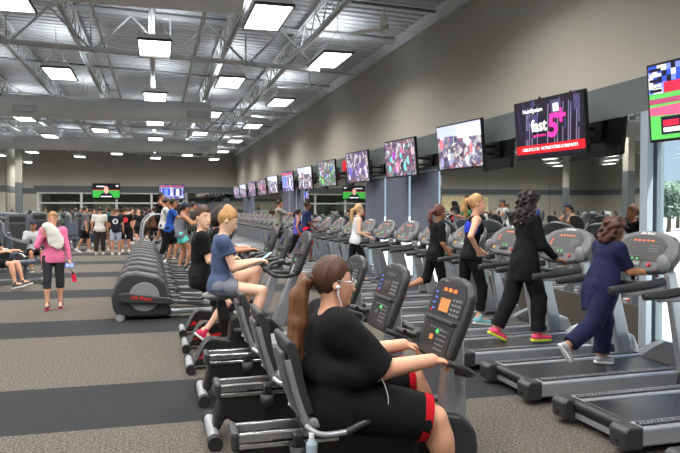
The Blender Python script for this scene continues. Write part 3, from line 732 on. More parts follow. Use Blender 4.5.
# ------------------------------------------------------------------ outdoors
mb = MB(); mb.box((WX+62, 40, -.15), (123, 220, .2)); o = mb.build('sidewalk', concrete_m); o['kind'] = 'structure'
leaf_m = mat('tree_leaves', (120, 140, 122), .7, noise=.4, nscale=1.5); bark_m = mat('bark', (92, 78, 64), .9)  # outdoor haze is mixed into the pale grey-green leaf colour
for i, (x, y, h) in enumerate([(37, 42, 3.7), (40, 46.5, 4.2), (42, 44, 3.5), (36, 47, 3.3), (45, 50, 4.4), (43, 38, 4.6), (38, 33, 4.2), (48, 42, 4.8)]):
    r = empty('tree', (x, y, -.05), 0, 'hazy green leafy tree outside the clear window, '+ordw(i)+' of the trees', 'tree', 'trees outside')
    mb = MB(); mb.tube([(0, 0, 0), (.1, .05, h*.3), (0, 0, h*.6)], [.18, .14, .08], 8, 3); mb.build('trunk', bark_m, r)
    mb = MB(); rg = random.Random(i)
    for k in range(2600):
        a = rg.random()*2*PI; u = rg.uniform(-1, 1); rr = rg.random()**.4; q = math.sqrt(1-u*u)
        lob = 1+.25*math.sin(3*a+i)+.2*math.sin(5*u+a)
        c = Vector((q*math.cos(a)*rr*h*.42*lob, q*math.sin(a)*rr*h*.42*lob, h*.62+u*rr*h*.36)); d = Vector((rg.uniform(-1, 1), rg.uniform(-1, 1), rg.uniform(-1, 1))).normalized()*.13; e = d.orthogonal().normalized()*.09
        mb.add([c-d, c+e, c+d, c-e], [(0, 1, 2, 3)])
    mb.build('foliage', leaf_m, r)
w = bpy.data.worlds.new('sky'); SC.world = w; w.use_nodes = True; nt = w.node_tree; bg = nt.nodes['Background']
tc = nt.nodes.new('ShaderNodeTexCoord'); sp = nt.nodes.new('ShaderNodeSeparateXYZ'); rp = nt.nodes.new('ShaderNodeValToRGB')
rp.color_ramp.elements[0].position = 0; rp.color_ramp.elements[0].color = (.62, .76, .9, 1); rp.color_ramp.elements[1].position = .6; rp.color_ramp.elements[1].color = (.3, .5, .85, 1)
nt.links.new(tc.outputs['Generated'], sp.inputs[0]); nt.links.new(sp.outputs['Z'], rp.inputs[0]); nt.links.new(rp.outputs[0], bg.inputs[0]); bg.inputs[1].default_value = 1.15
sun = bpy.data.lights.new('sun', 'SUN'); sun.energy = 14; sun.angle = .01; sun.color = (1, .96, .9); so_ = bpy.data.objects.new('sun', sun); COL.objects.link(so_); so_.rotation_euler = (R(42), 0, R(20))
SC.view_settings.view_transform = 'Standard'; SC.view_settings.look = 'None'; SC.view_settings.gamma = 1; SC.view_settings.exposure = 0
# ------------------------------------------------------------------ treadmills
def logo(parent, M, size=.05, m=None):
    return text_obj('logo', 'Life Fitness', size, m or white_m, parent, M, shear=.35, bold=.001)
def make_treadmill():
    r = empty('treadmill', (0, 0, 0))
    # walking deck
    mb = MB(); mb.box((.98, 0, .155), (1.72, .53, .05)); mb.build('running_belt', belt_m, r, bevel=.012)
    mb = MB(); mb.cyl((.07, -.3, .15), (.07, .3, .15), .045, n=18); mb.build('rear_roller', blk, r)
    mb = MB(); mb.box((.07, 0, .075), (.05, .62, .045)); mb.build('rear_crossbar', silver, r, bevel=.006)
    for s in (-1, 1):
        y = s*.352
        mb = MB(); mb.prism([(.05, .06), (.05, .185), (1.75, .205), (1.75, .06)], y-.088, y+.088); rail = mb.build('side_rail', silver, r, bevel=.018, seg=3)
        mb = MB(); mb.box((.9, y-s*.005, .202), (1.55, .078, .008), (0, R(-.65), 0)); g = mb.build('grip_strip', blk2, rail, bevel=.003)
        mb = MB(); x = .13
        while x < 1.66:
            for q in (-.02, 0, .02): mb.box((x+(.012 if q == 0 else 0), y-s*.005+q*1.2, .207+(x-.9)*.0115), (.015, .014, .005))
            x += .03
        mb.build('grip_studs', lgrey, g)
        mb = MB(); mb.prism([(-.045, .04), (-.055, .17), (-.02, .2), (.1, .195), (.1, .04)], y-.09, y+.09); c = mb.build('end_cap', blk2, r, bevel=.018, seg=3)
        mb = MB(); mb.cyl((-.055, y, .09), (-.052, y, .09), .012, n=8); mb.build('screw', blkg, c)
        # upright
        mb = MB(); P0 = Vector((1.62, s*.40, .1)); P1 = Vector((1.36, s*.40, 1.1))
        mb.prism([(1.52, .08), (1.72, .08), (1.44, 1.12), (1.34, 1.1)], y+s*.075-.032, y+s*.075+.032); mb.build('upright', silver, r, bevel=.02, seg=3)
        mb = MB(); mb.prism([(1.46, .03), (1.8, .03), (1.76, .2), (1.5, .2)], y+s*.07-.05, y+s*.07+.05); mb.build('upright_foot', blk2, r, bevel=.02)
        # hand rail
        mb = MB(); mb.tube([(.78, s*.40, .955), (.84, s*.40, .962), (1.1, s*.40, .985), (1.42, s*.40, 1.03)], [.03, .036, .036, .038], 12, 5); h = mb.build('handrail', blk2, r)
        mb = MB(); mb.prism([(.9, .925), (1.42, .985), (1.44, .94), (1.3, .9), (.93, .905)], s*.40-.022, s*.40+.022); mb.build('rail_underside', lgrey, h, bevel=.012)
    # motor cover
    mb = MB(); mb.prism([(1.62, .17), (1.78, .25), (1.95, .31), (2.08, .27), (2.14, .12), (2.14, .04), (1.62, .04)], -.4, .4); h = mb.build('motor_hood', silver, r, bevel=.04, seg=4)
    mb = MB(); mb.prism([(1.635, .19), (1.79, .27), (1.94, .325), (1.94, .31), (1.7, .2)], -.24, .24); mb.build('hood_inset', blk2, h, bevel=.01)
    # heart-rate bar in front of the user
    mb = MB(); mb.tube([(1.4, -.4, 1.03), (1.22, -.3, 1.0), (1.16, -.12, .99), (1.16, .12, .99), (1.22, .3, 1.0), (1.4, .4, 1.03)], .022, 10, 5); mb.build('grip_bar', blk2, r)
    # console
    c0 = Vector((1.42, 0, 1.28)); u = Vector((0, -1, 0)); v = Vector((.52, 0, .85)); M = frame(c0, u, v)     # w faces the user
    pl = [(-.33, -.2), (-.47, -.13), (-.5, .0), (-.45, .1), (-.34, .175), (-.18, .215), (0, .228), (.18, .215), (.34, .175), (.45, .1), (.5, 0), (.47, -.13), (.33, -.2), (.2, -.225), (-.2, -.225)]
    W = M.to_3x3() @ Vector((0, 0, 1)); sg = 1 if W.x < 0 else -1
    if sg < 0: M = frame(c0, -u, v)
    mb = MB(); mb.prism_m(pl, -.075, .0, M); con = mb.build('console', grey, r, bevel=.025, seg=3)
    def onp(name, poly, d, m, bev=0.): 
        b = MB(); b.prism_m(poly, 0.0, d, M); return b.build(name, m, con, bevel=bev)
    def rect(x, y, w, h): return [(x-w/2, y-h/2), (x+w/2, y-h/2), (x+w/2, y+h/2), (x-w/2, y+h/2)]
    onp('face_plate', [(-.3, -.1), (-.33, .07), (-.22, .15), (0, .175), (.22, .15), (.33, .07), (.3, -.1)], .004, blk2)
    onp('book_slot', rect(0, -.14, .2, .045), .006, blkg, .003)
    b = MB()
    for i in range(5): b.prism_m(rect(-.12+.06*i, .11, .034, .014), 0, .007, M)
    for i in range(3): b.prism_m(rect(-.25, .05-.03*i, .04, .01), 0, .007, M)
    b.build('orange_readouts', led_o, con)
    b = MB()
    for i in range(4):
        for j in range(3): b.prism_m(rect(.13+.035*i, .055-.03*j, .02, .012), 0, .007, M)
    for i in range(6): b.prism_m(rect(-.15+.04*i, -.06, .02, .008), 0, .007, M)
    b.build('keys', lgrey, con)
    b = MB(); b.prism_m(rect(-.04, -.09, .022, .018), 0, .008, M); b.prism_m(rect(.03, -.09, .022, .018), 0, .008, M); b.build('green_keys', led_g, con)
    b = MB(); b.cyl(M @ Vector((.22, -.145, 0)), M @ Vector((.22, -.145, .015)), .02, n=12); b.build('stop_button', red_m, con)
    b = MB(); b.prism_m(rect(-.26, -.13, .05, .03), 0, .008, M); b.build('yellow_tag', mat('yellow_print', (230, 180, 40), .5), con)
    t = logo(con, M @ Matrix.Translation((0, .192, .001)), .042)
    for s in (-1, 1):
        b = MB(); b.ball(M @ Vector((s*.4, -.12, .01)), (.04, .075, .085), 16, 10); b.build('cup_pod', lgrey, con)
    b = MB(); b.box((1.47, 0, 1.13), (.12, .7, .12)); b.build('console_neck', grey, r, bevel=.03)
    return r
TM_X = 3.09
tmy = [3.03, 4.26, 5.50, 6.75, 8.0]+[9.25+1.25*k for k in range(0, 25)]
tm0 = make_treadmill()
for i, y in enumerate(tmy):
    t = tm0 if i == 0 else copy_tree(tm0)
    t.location = (TM_X, y, 0); L = 'silver and grey treadmill facing the wall of televisions, '+ordw(i)+' from the front of the row' if i < 30 else ''
    tag(t, L, 'treadmill', 'row of treadmills under the televisions')

# ------------------------------------------------------------------ bike consoles
def bike_console(parent, c0, u=(0, -1, 0), v=(.33, 0, .94), s=1.0, wx=1.27):
    M = frame(c0, u, v)
    if (M.to_3x3() @ Vector((0, 0, 1))).x > 0: M = frame(c0, (0, 1, 0), v)
    S = Matrix.Diagonal((s*wx, s, s, 1)); M = M @ S
    fl = 1
    pl = [(-.15, -.26), (-.19, -.2), (-.215, .02), (-.215, .18), (-.17, .25), (-.06, .28), (.06, .28), (.17, .25), (.215, .18), (.215, .02), (.19, -.2), (.15, -.26)]
    mb = MB(); mb.prism_m(pl, -.06, 0, M); con = mb.build('console', blk2, parent, bevel=.022, seg=3)
    def rect(x, y, w, h): return [(x-w/2, y-h/2), (x+w/2, y-h/2), (x+w/2, y+h/2), (x-w/2, y+h/2)]
    b = MB(); b.prism_m([(-.185, .02), (-.185, .16), (-.15, .225), (0, .245), (.15, .225), (.185, .16), (.185, .02)], 0, .004, M); b.prism_m(rect(0, -.14, .31, .2), 0, .004, M); b.build('face_plate', blk, con)
    b = MB(); b.prism_m(rect(0, -.01, .34, .022), 0, .03, M); b.build('reading_ledge', blk2, con, bevel=.005)
    b = MB(); b.prism_m(rect(-.015, .085, .11, .085), 0, .006, M); b.build('display', lcd_o, con)
    b = MB()
    for i in range(3): b.prism_m(rect(-.05+.055*i, .185, .034, .022), 0, .007, M)
    b.prism_m(rect(-.05, -.13, .035, .03), 0, .007, M); b.build('orange_readouts', led_o, con)
    b = MB()
    for i in range(3):
        for j in range(4): b.prism_m(rect(.075+.036*i, .04+.03*j, .022, .014), 0, .007, M)
    for j in range(5): b.prism_m(rect(.06, -.07-.03*j, .1, .006), 0, .006, M)
    for j in range(4): b.prism_m(rect(-.08+.04*j, -.065, .02, .01), 0, .006, M)
    b.build('keys', lgrey, con)
    b = MB()
    for j in range(4): b.prism_m(rect(-.13-.01*(j % 2), .05+.036*j, .02, .01), 0, .007, M)
    b.build('blue_keys', led_b, con)
    b = MB(); b.prism_m([(.0, -.1), (.022, -.085), (.0, -.07), (-.02, -.085)], 0, .007, M); b.build('green_key', led_g, con)
    b = MB(); b.cyl(M @ Vector((-.15, .035, 0)), M @ Vector((-.15, .035, .007)), .012, n=10); b.build('red_key', red_m, con)
    logo(con, M @ Matrix.Translation((0, .225, .002)), .042)
    # cup holder at the left corner
    b = MB(); b.tube([M @ Vector((-.215, -.16, .0)), M @ Vector((-.26, -.17, .03)), M @ Vector((-.3, -.17, .07)), M @ Vector((-.27, -.17, .12)), M @ Vector((-.21, -.17, .1))], .022, 8, 4); b.build('bottle_clip', blk, parent)
    return con
def make_recumbent():
    r = empty('recumbent_bike')
    mb = MB(); mb.cyl((0, -.29, .055), (0, .29, .055), .042, n=16); f = mb.build('rear_foot', silver, r)
    for s in (-1, 1):
        mb = MB(); mb.cyl((0, s*.25, .05), (0, s*.33, .05), .052, n=16); mb.build('foot_wheel', rubber, f)
    mb = MB(); mb.cyl((1.5, -.26, .05), (1.5, .26, .05), .042, n=16); f = mb.build('front_foot', silver, r)
    for s in (-1, 1):
        mb = MB(); mb.cyl((1.5, s*.25, .05), (1.5, s*.31, .05), .05, n=16); mb.build('foot_pad', rubber, f)
    mb = MB(); mb.prism([(.0, .07), (.06, .33), (.12, .36), (.62, .36), (1.0, .34), (1.3, .38), (1.5, .36), (1.56, .25), (1.55, .07), (.4, .06), (.2, .08), (.1, .15), (.05, .06)], -.085, .085); mb.build('shroud', blk, r, bevel=.03, seg=3)
    mb = MB(); mb.prism([(1.12, .1), (1.1, .3), (1.16, .38), (1.3, .42), (1.44, .4), (1.54, .3), (1.56, .16), (1.5, .08)], -.12, .12); mb.build('crank_cover', blk2, r, bevel=.04, seg=3)
    for s in (-1, 1):
        mb = MB(); mb.box((.35, s*.095, .375), (.62, .03, .055)); mb.box((.35, s*.095, .325), (.6, .02, .03)); rl = mb.build('seat_rail', chrome, r, bevel=.008)
        mb = MB(); mb.box((.4, s*.111, .352), (.3, .004, .01)); mb.build('rail_slot', blkg, rl)
    mb = MB(); mb.box((.04, 0, .36), (.05, .24, .11)); mb.build('rail_end_cap', blk2, r, bevel=.02)
    # seat
    mb = MB(); mb.prism([(.42, .43), (.44, .49), (.6, .50), (.82, .52), (.9, .5), (.9, .46), (.8, .43)], -.22, .22); mb.build('seat_cushion', gpad_m, r, bevel=.03, seg=3)
    mb = MB(); mb.box((.6, 0, .41), (.34, .22, .05)); mb.build('seat_carriage', blk, r, bevel=.01)
    # backrest: curved pad with a grey shell behind
    def backp(off, th, w): return None
    mb = MB(); mb.prism([(.43, .5), (.37, .66), (.345, .80), (.32, .89), (.31, .925), (.33, .945), (.36, .93), (.395, .85), (.42, .7), (.475, .52)], -.215, .215); mb.build('backrest', pad_m, r, bevel=.045, seg=4)
    mb = MB(); mb.prism([(.41, .46), (.345, .64), (.31, .77), (.295, .86), (.325, .86), (.355, .7), (.43, .48)], -.12, .12); sh = mb.build('backrest_shell', grey, r, bevel=.02, seg=3)
    for s in (-1, 1):
        mb = MB(); mb.tube([(.44, s*.205, .44), (.385, s*.2, .6), (.34, s*.2, .76), (.325, s*.195, .83)], .02, 8, 4); mb.build('backrest_frame', lgrey, r)
        mb = MB(); mb.tube([(.42, s*.23, .46), (.5, s*.28, .42), (.66, s*.29, .43), (.78, s*.285, .48), (.84, s*.28, .49)], .017, 10, 5); h = mb.build('seat_handle', silver, r)
        mb = MB(); mb.tube([(.64, s*.29, .425), (.78, s*.285, .48), (.85, s*.28, .495)], .023, 10, 4); mb.build('handle_grip', blk2, h)
    # cup holder behind the near side of the seat
    mb = MB(); n = 18
    c = Vector((.38, -.22, .30)); vs = []
    for (rr, z) in ((.038, -.06), (.046, .05), (.052, .05), (.044, -.065)):
        for i in range(n): vs.append(c+Vector((rr*math.cos(2*PI*i/n), rr*math.sin(2*PI*i/n), z)))
    fs = []
    for a, b in ((0, 1), (1, 2), (2, 3)):
        for i in range(n): fs.append((a*n+i, b*n+i, b*n+(i+1) % n, a*n+(i+1) % n))
    fs.append(tuple(range(n))); fs.append(tuple(range(4*n-1, 3*n-1, -1))); mb.add(vs, fs, True)
    mb.build('cup_holder', blk, r)
    mb = MB(); mb.box((.39, -.16, .34), (.05, .08, .12)); mb.build('cup_bracket', blk, r, bevel=.008)
    # console mast and handlebar
    mb = MB(); mb.prism([(1.33, .3), (1.5, .3), (1.47, .98), (1.38, .96)], -.06, .06); mb.build('console_mast', silver, r, bevel=.015)
    bike_console(r, (1.35, 0, .99))
    for s in (-1, 1):
        mb = MB(); mb.tube([(1.42, s*.03, .66), (1.44, s*.16, .67), (1.42, s*.27, .7), (1.35, s*.3, .74), (1.26, s*.285, .775)], .021, 10, 5); mb.build('handlebar', blk2, r)
    for s in (-1, 1):
        mb = MB(); a = (1.33, s*.14, .3); b = (1.33+s*.1, s*.15, .3+s*.12); mb.cyl(a, b, .018, n=8); cr = mb.build('crank', silver, r)
        mb = MB(); mb.box((b[0], s*.22, b[1] if False else b[2]), (.1, .11, .025)); mb.build('pedal', blk2, cr, bevel=.006)
    return r
rbx = .385; rby = [3.9, 5.0, 6.06]
rb0 = make_recumbent()
for i, y in enumerate(rby):
    t = rb0 if i == 0 else copy_tree(rb0); t.location = (rbx, y, 0)
    if i:
        for c in t.children:
            for d in c.children:
                if d.name.startswith('display') or d.name.startswith('orange'): d.material_slots[0].link = 'OBJECT'; d.material_slots[0].material = lcd_d if d.name.startswith('display') else grey
    tag(t, ['black recumbent bike in front, ridden by the woman with the long ponytail', 'empty black recumbent bike second from the front, with a glossy cup holder', 'black recumbent bike third from the front, right before the woman in blue'][i], 'exercise bike', 'recumbent bikes in the near row')

def make_upright():
    r = empty('upright_bike')
    for x, n_ in ((0, 'rear_foot'), (1.12, 'front_foot')):
        mb = MB(); mb.cyl((x, -.27, .055), (x, .27, .055), .042, n=16); f = mb.build(n_, silver, r)
        for s in (-1, 1):
            mb = MB(); mb.cyl((x, s*.23, .05), (x, s*.3, .05), .05, n=14); mb.build('foot_wheel', rubber, f)
    mb = MB(); mb.prism([(.03, .04), (.05, .1), (.16, .3), (.22, .33), (.4, .3), (.42, .52), (.52, .56), (.86, .5), (1.0, .36), (1.08, .1), (1.1, .04)], -.085, .085); sh = mb.build('shroud', blk, r, bevel=.025, seg=3)
    for s in (-1, 1):
        mb = MB(); mb.tube([(.06, s*.088, .1), (.15, s*.09, .27), (.2, s*.09, .31)], .012, 6, 3); mb.build('shroud_trim', grey, sh)
    text_obj('logo', 'Life Fitness', .075, red_m, sh, frame((.24, -.087, .16), (1, 0, .12), (0, 0, 1)), shear=.4, bold=.003)
    mb = MB(); mb.prism([(.3, .5), (.44, .5), (.37, .72), (.28, .72)], -.035, .035); mb.build('seat_post', blk, r, bevel=.015)
    sdf_obj('saddle', [ell((.27, 0, .765), (.14, .125, .05)), cap((.3, 0, .765), (.48, 0, .76), .06, .03, .04)], .014, gpad_m, r)
    mb = MB(); mb.prism([(.86, .44), (1.0, .4), (1.2, 1.06), (1.12, 1.08)], -.045, .045); mb.build('console_mast', silver, r, bevel=.015)
    bike_console(r, (1.17, 0, 1.2), s=.92)
    for s in (-1, 1):
        mb = MB(); mb.tube([(1.16, s*.03, 1.0), (1.1, s*.14, .98), (1.0, s*.235, .97), (.88, s*.25, .98), (.8, s*.235, 1.03), (.84, s*.2, 1.1), (.98, s*.15, 1.13)], .021, 10, 5); mb.build('handlebar', blk2, r)
        mb = MB(); a = (.62, s*.1, .32); b = (.62+s*.12, s*.13, .32-s*.1); mb.cyl(a, b, .018, n=8); cr = mb.build('crank', silver, r)
        mb = MB(); mb.box((b[0], s*.19, b[2]), (.1, .11, .025)); mb.build('pedal', blk2, cr, bevel=.006)
    return r
uby = [7.2, 8.25, 9.25]; ub0 = make_upright()
for i, y in enumerate(uby):
    t = ub0 if i == 0 else copy_tree(ub0); t.location = (.33, y, 0)
    for c in t.children:
        for d in c.children:
            if d.name.startswith('display') or d.name.startswith('orange'): d.material_slots[0].link = 'OBJECT'; d.material_slots[0].material = lcd_d if d.name.startswith('display') else grey
    tag(t, ['black upright bike under the woman in the blue shirt', 'black upright bike under the man in black with red logo at its base', 'black upright bike farthest of three, beside the first elliptical'][i], 'exercise bike', 'upright bikes in the near row')

# ------------------------------------------------------------------ ellipticals
def make_elliptical():
    r = empty('elliptical')
    P = [(.08, .04), (0, .2), (-.02, .36), (.03, .52), (.12, .66), (.2, .71), (.34, .725), (.66, .66), (.76, .56), (.82, .36), (.86, .1), (.84, .04)]
    mb = MB(); mb.prism(P, -.2, .2); h = mb.build('flywheel_housing', blk2, r, bevel=.05, seg=4)
    for s in (-1, 1):
        mb = MB(); mb.cyl((.46, s*.2, .35), (.46, s*.222, .35), .225, .215, n=30); d = mb.build('flywheel_disc', lgrey, h)
        mb = MB(); yy = s*.27; mb.prism([(.1, .3), (.1, .42), (.2, .43), (.86, .33), (.9, .27), (.86, .23), (.2, .28)], yy-.03, yy+.03); arm = mb.build('pedal_arm', blk2, r, bevel=.02, seg=3)
        if s < 0: text_obj('logo', 'Life Fitness', .07, red_m, arm, frame((.42, -.302, .345), (1, 0, -.14), (0, 0, 1)), shear=.4, bold=.002)
        mb = MB(); mb.tube([(.86, s*.26, .29), (1.1, s*.24, .24 if s < 0 else .3), (1.45, s*.22, .22 if s < 0 else .3), (1.8, s*.22, .3 if s < 0 else .4)], .025, 8, 4); mb.build('pedal_link', grey, r)
        mb = MB(); zz = .3 if s < 0 else .4; mb.prism([(.95, zz), (.97, zz+.06), (1.0, zz+.04), (1.3, zz+.02), (1.34, zz+.08), (1.36, zz+.02), (1.34, zz-.02), (1.0, zz)], s*.23-.075, s*.23+.075); mb.build('foot_pedal', blk2, r, bevel=.015)
        mb = MB(); mb.tube([(1.85, s*.22, .34), (1.84, s*.24, .7), (1.78, s*.26, 1.05), (1.68, s*.27, 1.3), (1.6, s*.25, 1.5), (1.62, s*.22, 1.62)], [.022, .022, .02, .02, .022, .024], 8, 4); a = mb.build('moving_handle', silver, r)
        mb = MB(); mb.tube([(1.66, s*.268, 1.33), (1.6, s*.25, 1.5), (1.62, s*.22, 1.63)], .028, 8, 4); mb.build('handle_grip', blk2, a)
        mb = MB(); mb.tube([(1.76, s*.04, 1.18), (1.68, s*.12, 1.16), (1.6, s*.14, 1.2), (1.58, s*.13, 1.28)], .018, 8, 4); mb.build('fixed_handle', blk2, r)
    mb = MB(); mb.box((1.35, 0, .09), (1.1, .14, .07)); mb.build('base_frame', silver, r, bevel=.02)
    mb = MB(); mb.prism([(1.72, .05), (2.05, .05), (2.0, .25), (1.88, .55), (1.8, .9), (1.74, .9), (1.74, .5), (1.72, .25)], -.09, .09); mb.build('front_column', lgrey, r, bevel=.03, seg=3)
    mb = MB(); mb.cyl((2.0, -.3, .05), (2.0, .3, .05), .045, n=14); mb.build('front_foot', silver, r)
    mb = MB(); mb.cyl((.13, -.22, .045), (.13, -.15, .045), .045, n=14); mb.cyl((.1, -.26, .05), (.1, -.2, .05), .05, n=14); mb.build('transport_wheel', silver, r)
    bike_console(r, (1.74, 0, 1.28), s=.95)
    return r
ely = [10.75+1.06*k for k in range(11)]; el0 = make_elliptical()
for i, y in enumerate(ely):
    t = el0 if i == 0 else copy_tree(el0); t.location = (-.64-.01*i, y, 0)
    tag(t, 'black elliptical trainer with a large rear housing, '+ordw(i)+' from the front of its row', 'elliptical', 'row of elliptical trainers')

# ------------------------------------------------------------------ stair climbers beyond the ellipticals
def make_stepper():
    r = empty('stair_climber')
    mb = MB(); mb.prism([(.0, .03), (.0, .25), (.35, .32), (.8, .8), (1.15, .85), (1.3, .6), (1.35, .03)], -.3, .3); mb.build('base_cover', lgrey, r, bevel=.04, seg=3)
    mb = MB()
    for k in range(4): mb.box((.12+.19*k, 0, .28+.17*k), (.2, .5, .03))
    mb.build('steps', blk2, r, bevel=.006); st = r.children[-1]
    for s in (-1, 1):
        mb = MB(); mb.tube([(.05, s*.33, .25), (.02, s*.35, .8), (.12, s*.36, 1.25), (.4, s*.36, 1.5), (.75, s*.35, 1.45), (1.0, s*.33, 1.2), (1.1, s*.31, .85)], .026, 8, 5); mb.build('side_rail', silver, r)
    mb = MB(); mb.prism([(1.0, .8), (1.15, .8), (1.18, 1.6), (1.08, 1.6)], -.05, .05); mb.build('console_mast', lgrey, r, bevel=.02)
    bike_console(r, (1.06, 0, 1.75), s=.95)
    return r
st0 = make_stepper()
for i, (x, y) in enumerate([(-.45, 23.2), (-.5, 24.9), (-.6, 26.6)]):
    t = st0 if i == 0 else copy_tree(st0); t.location = (x, y, 0)
    tag(t, 'grey stair climber with curved silver rails, '+['nearest, just past the ellipticals', 'middle one of three', 'farthest of three'][i], 'stair climber', 'stair climbers past the ellipticals')

# second row of cardio machines between the ellipticals and treadmills far down the hall: bikes
# ------------------------------------------------------------------ strength machines at left
frame_w = mat('machine_frame_grey', (88, 92, 97), .4, metal=.2); plate_m = mat('weight_plates', (34, 35, 38), .4, metal=.5); bluepad = mat('slate_pad', (58, 70, 86), .5)
def make_tower(kind):
    r = empty('weight_machine')
    mb = MB(); mb.prism([(-.3, .05), (-.33, 1.4), (-.28, 1.52), (-.15, 1.56), (.15, 1.56), (.28, 1.52), (.33, 1.4), (.3, .05)], -.09, .09); t = mb.build('weight_tower', frame_w, r, bevel=.03, seg=3)
    mb = MB(); mb.box((0, -.095, 1.38), (.42, .01, .16)); mb.box((0, .095, 1.38), (.42, .01, .16)); mb.build('tower_sign', blk, t)
    mb = MB(); mb.box((0, -.1, .72), (.36, .02, 1.0)); mb.box((0, .1, .72), (.42, .02, 1.05)); mb.build('guard_panel', blk2, t)
    mb = MB()
    for k in range(12): mb.box((0, -.1, .16+.048*k), (.26, .1, .042))
    mb.build('weight_stack', plate_m, t)
    mb = MB(); mb.box((.75, 0, .06), (1.3, .09, .09)); mb.box((1.3, 0, .06), (.09, .7, .09)); mb.box((0, 0, .05), (.6, .5, .07)); mb.build('base_frame', frame_w, r, bevel=.01)
    mb = MB(); mb.prism([(.72, .44), (.72, .52), (1.15, .54), (1.15, .46)], -.2, .2); mb.build('seat', bluepad, r, bevel=.025)
    mb = MB(); mb.prism([(.62, .6), (.56, 1.15), (.64, 1.17), (.72, .62)], -.18, .18); mb.build('back_pad', bluepad, r, bevel=.025)
    mb = MB(); mb.cyl((.93, 0, .08), (.93, 0, .46), .035, n=8); mb.build('seat_post', frame_w, r)
    mb = MB(); mb.tube([(.2, 0, 1.4), (.45, 0, 1.38), (.6, 0, .9), (.8, 0, .1)], .035, 8, 4); mb.build('spine', frame_w, r)
    for s in (-1, 1):
        mb = MB()
        if kind == 0: mb.tube([(.5, s*.3, 1.35), (.55, s*.42, 1.1), (.85, s*.42, .95), (1.05, s*.38, .95)], .024, 8, 4)
        elif kind == 1: mb.tube([(.6, s*.36, .4), (.8, s*.38, .6), (1.2, s*.36, .55), (1.45, s*.28, .35)], .028, 8, 4)
        else: mb.tube([(.35, s*.2, 1.4), (.6, s*.5, 1.48), (.95, s*.55, 1.3), (1.0, s*.5, 1.1)], .024, 8, 4)
        a = mb.build('press_arm', chrome if kind == 1 else frame_w, r)
        mb = MB(); e = [(1.05, s*.38, .95), (1.45, s*.28, .35), (1.0, s*.5, 1.1)][kind]; mb.cyl((e[0], e[1]-.06, e[2]), (e[0], e[1]+.06, e[2]), .035, n=10); mb.build('arm_grip', blk, a)
        if kind == 1:
            mb = MB(); mb.cyl((.7, s*.4, .5), (.7, s*.45, .5), .17, n=20); mb.build('weight_disc', plate_m, a)
    return r
tw = [make_tower(k) for k in range(3)]
spots = [(-3.75, 16.2, 10, 0), (-4.6, 18.9, 25, 1), (-3.9, 21.4, 190, 2), (-6.0, 19.4, 60, 0), (-4.5, 23.6, -30, 1), (-5.9, 24.4, 150, 2), (-4.1, 26.4, 200, 0), (-5.4, 27.6, 20, 1), (-3.6, 29.6, -60, 2), (-6.6, 29.5, 90, 0), (-4.8, 31.2, 170, 1), (-3.3, 33.0, 20, 2), (-7.3, 33.5, -40, 1), (-5.9, 35.3, 80, 0), (-4.3, 37.5, 200, 2), (-8.4, 38, 10, 1), (-2.9, 39.3, -20, 0), (-6.4, 40.5, 60, 2), (-9.8, 36, 100, 0), (-9.3, 42.5, 170, 2), (-4.5, 44, 30, 1), (-11.4, 40.5, 0, 0), (-13.5, 30, 40, 1), (-16, 24, 190, 2), (-12.5, 18, 20, 0), (-17.5, 33, 90, 1)]
used = set()
for i, (x, y, a, k) in enumerate(spots):
    t = tw[k] if k not in used else copy_tree(tw[k]); used.add(k)
    t.location = (x, y, 0); t.rotation_euler = (0, 0, R(a))
    pos = ['at the left edge beside the walkway', 'behind the nearest machine at left', 'left of the woman in pink', 'third row back at the left edge'][i] if i < 4 else None
    base = ['grey pulley weight machine with slate pads', 'grey leg machine with round weight discs', 'grey shoulder press machine with splayed arms'][k]
    tag(t, base+(' '+pos if pos else ' in the crowded weight area'), 'weight machine', None if pos else 'weight machines in the far left area')
# ------------------------------------------------------------------ televisions
def emi(name, rgb, e=.8): return mat('screen_'+name, rgb, .3, emit=e)
tvb = mat('tv_bezel', (16, 16, 18), .3)
pal = dict(crowd=[(228, 228, 240), (190, 196, 224), (150, 150, 190), (92, 88, 130), (60, 60, 92), (214, 120, 130), (240, 240, 246), (120, 110, 140)],
           stage=[(120, 60, 90), (190, 90, 140), (70, 60, 120), (225, 150, 150), (110, 200, 200), (40, 34, 56), (150, 60, 170), (200, 160, 170)],
           room=[(110, 100, 180), (210, 190, 220), (150, 130, 190), (60, 50, 90), (200, 150, 140), (90, 70, 110), (235, 225, 240), (130, 110, 160)],
           news=[(50, 80, 220), (230, 235, 250), (90, 130, 240), (200, 60, 80), (30, 40, 120), (240, 240, 250), (120, 150, 240), (70, 90, 200)],
           field=[(70, 160, 80), (90, 60, 120), (200, 90, 130), (60, 90, 190), (120, 190, 110), (180, 180, 210), (60, 130, 70), (150, 80, 110)],
           dark=[(30, 26, 44), (44, 36, 66), (60, 44, 90), (20, 18, 30), (80, 50, 110), (36, 34, 60), (50, 40, 50), (24, 22, 40)])
TVW, TVH = 1.40, .79
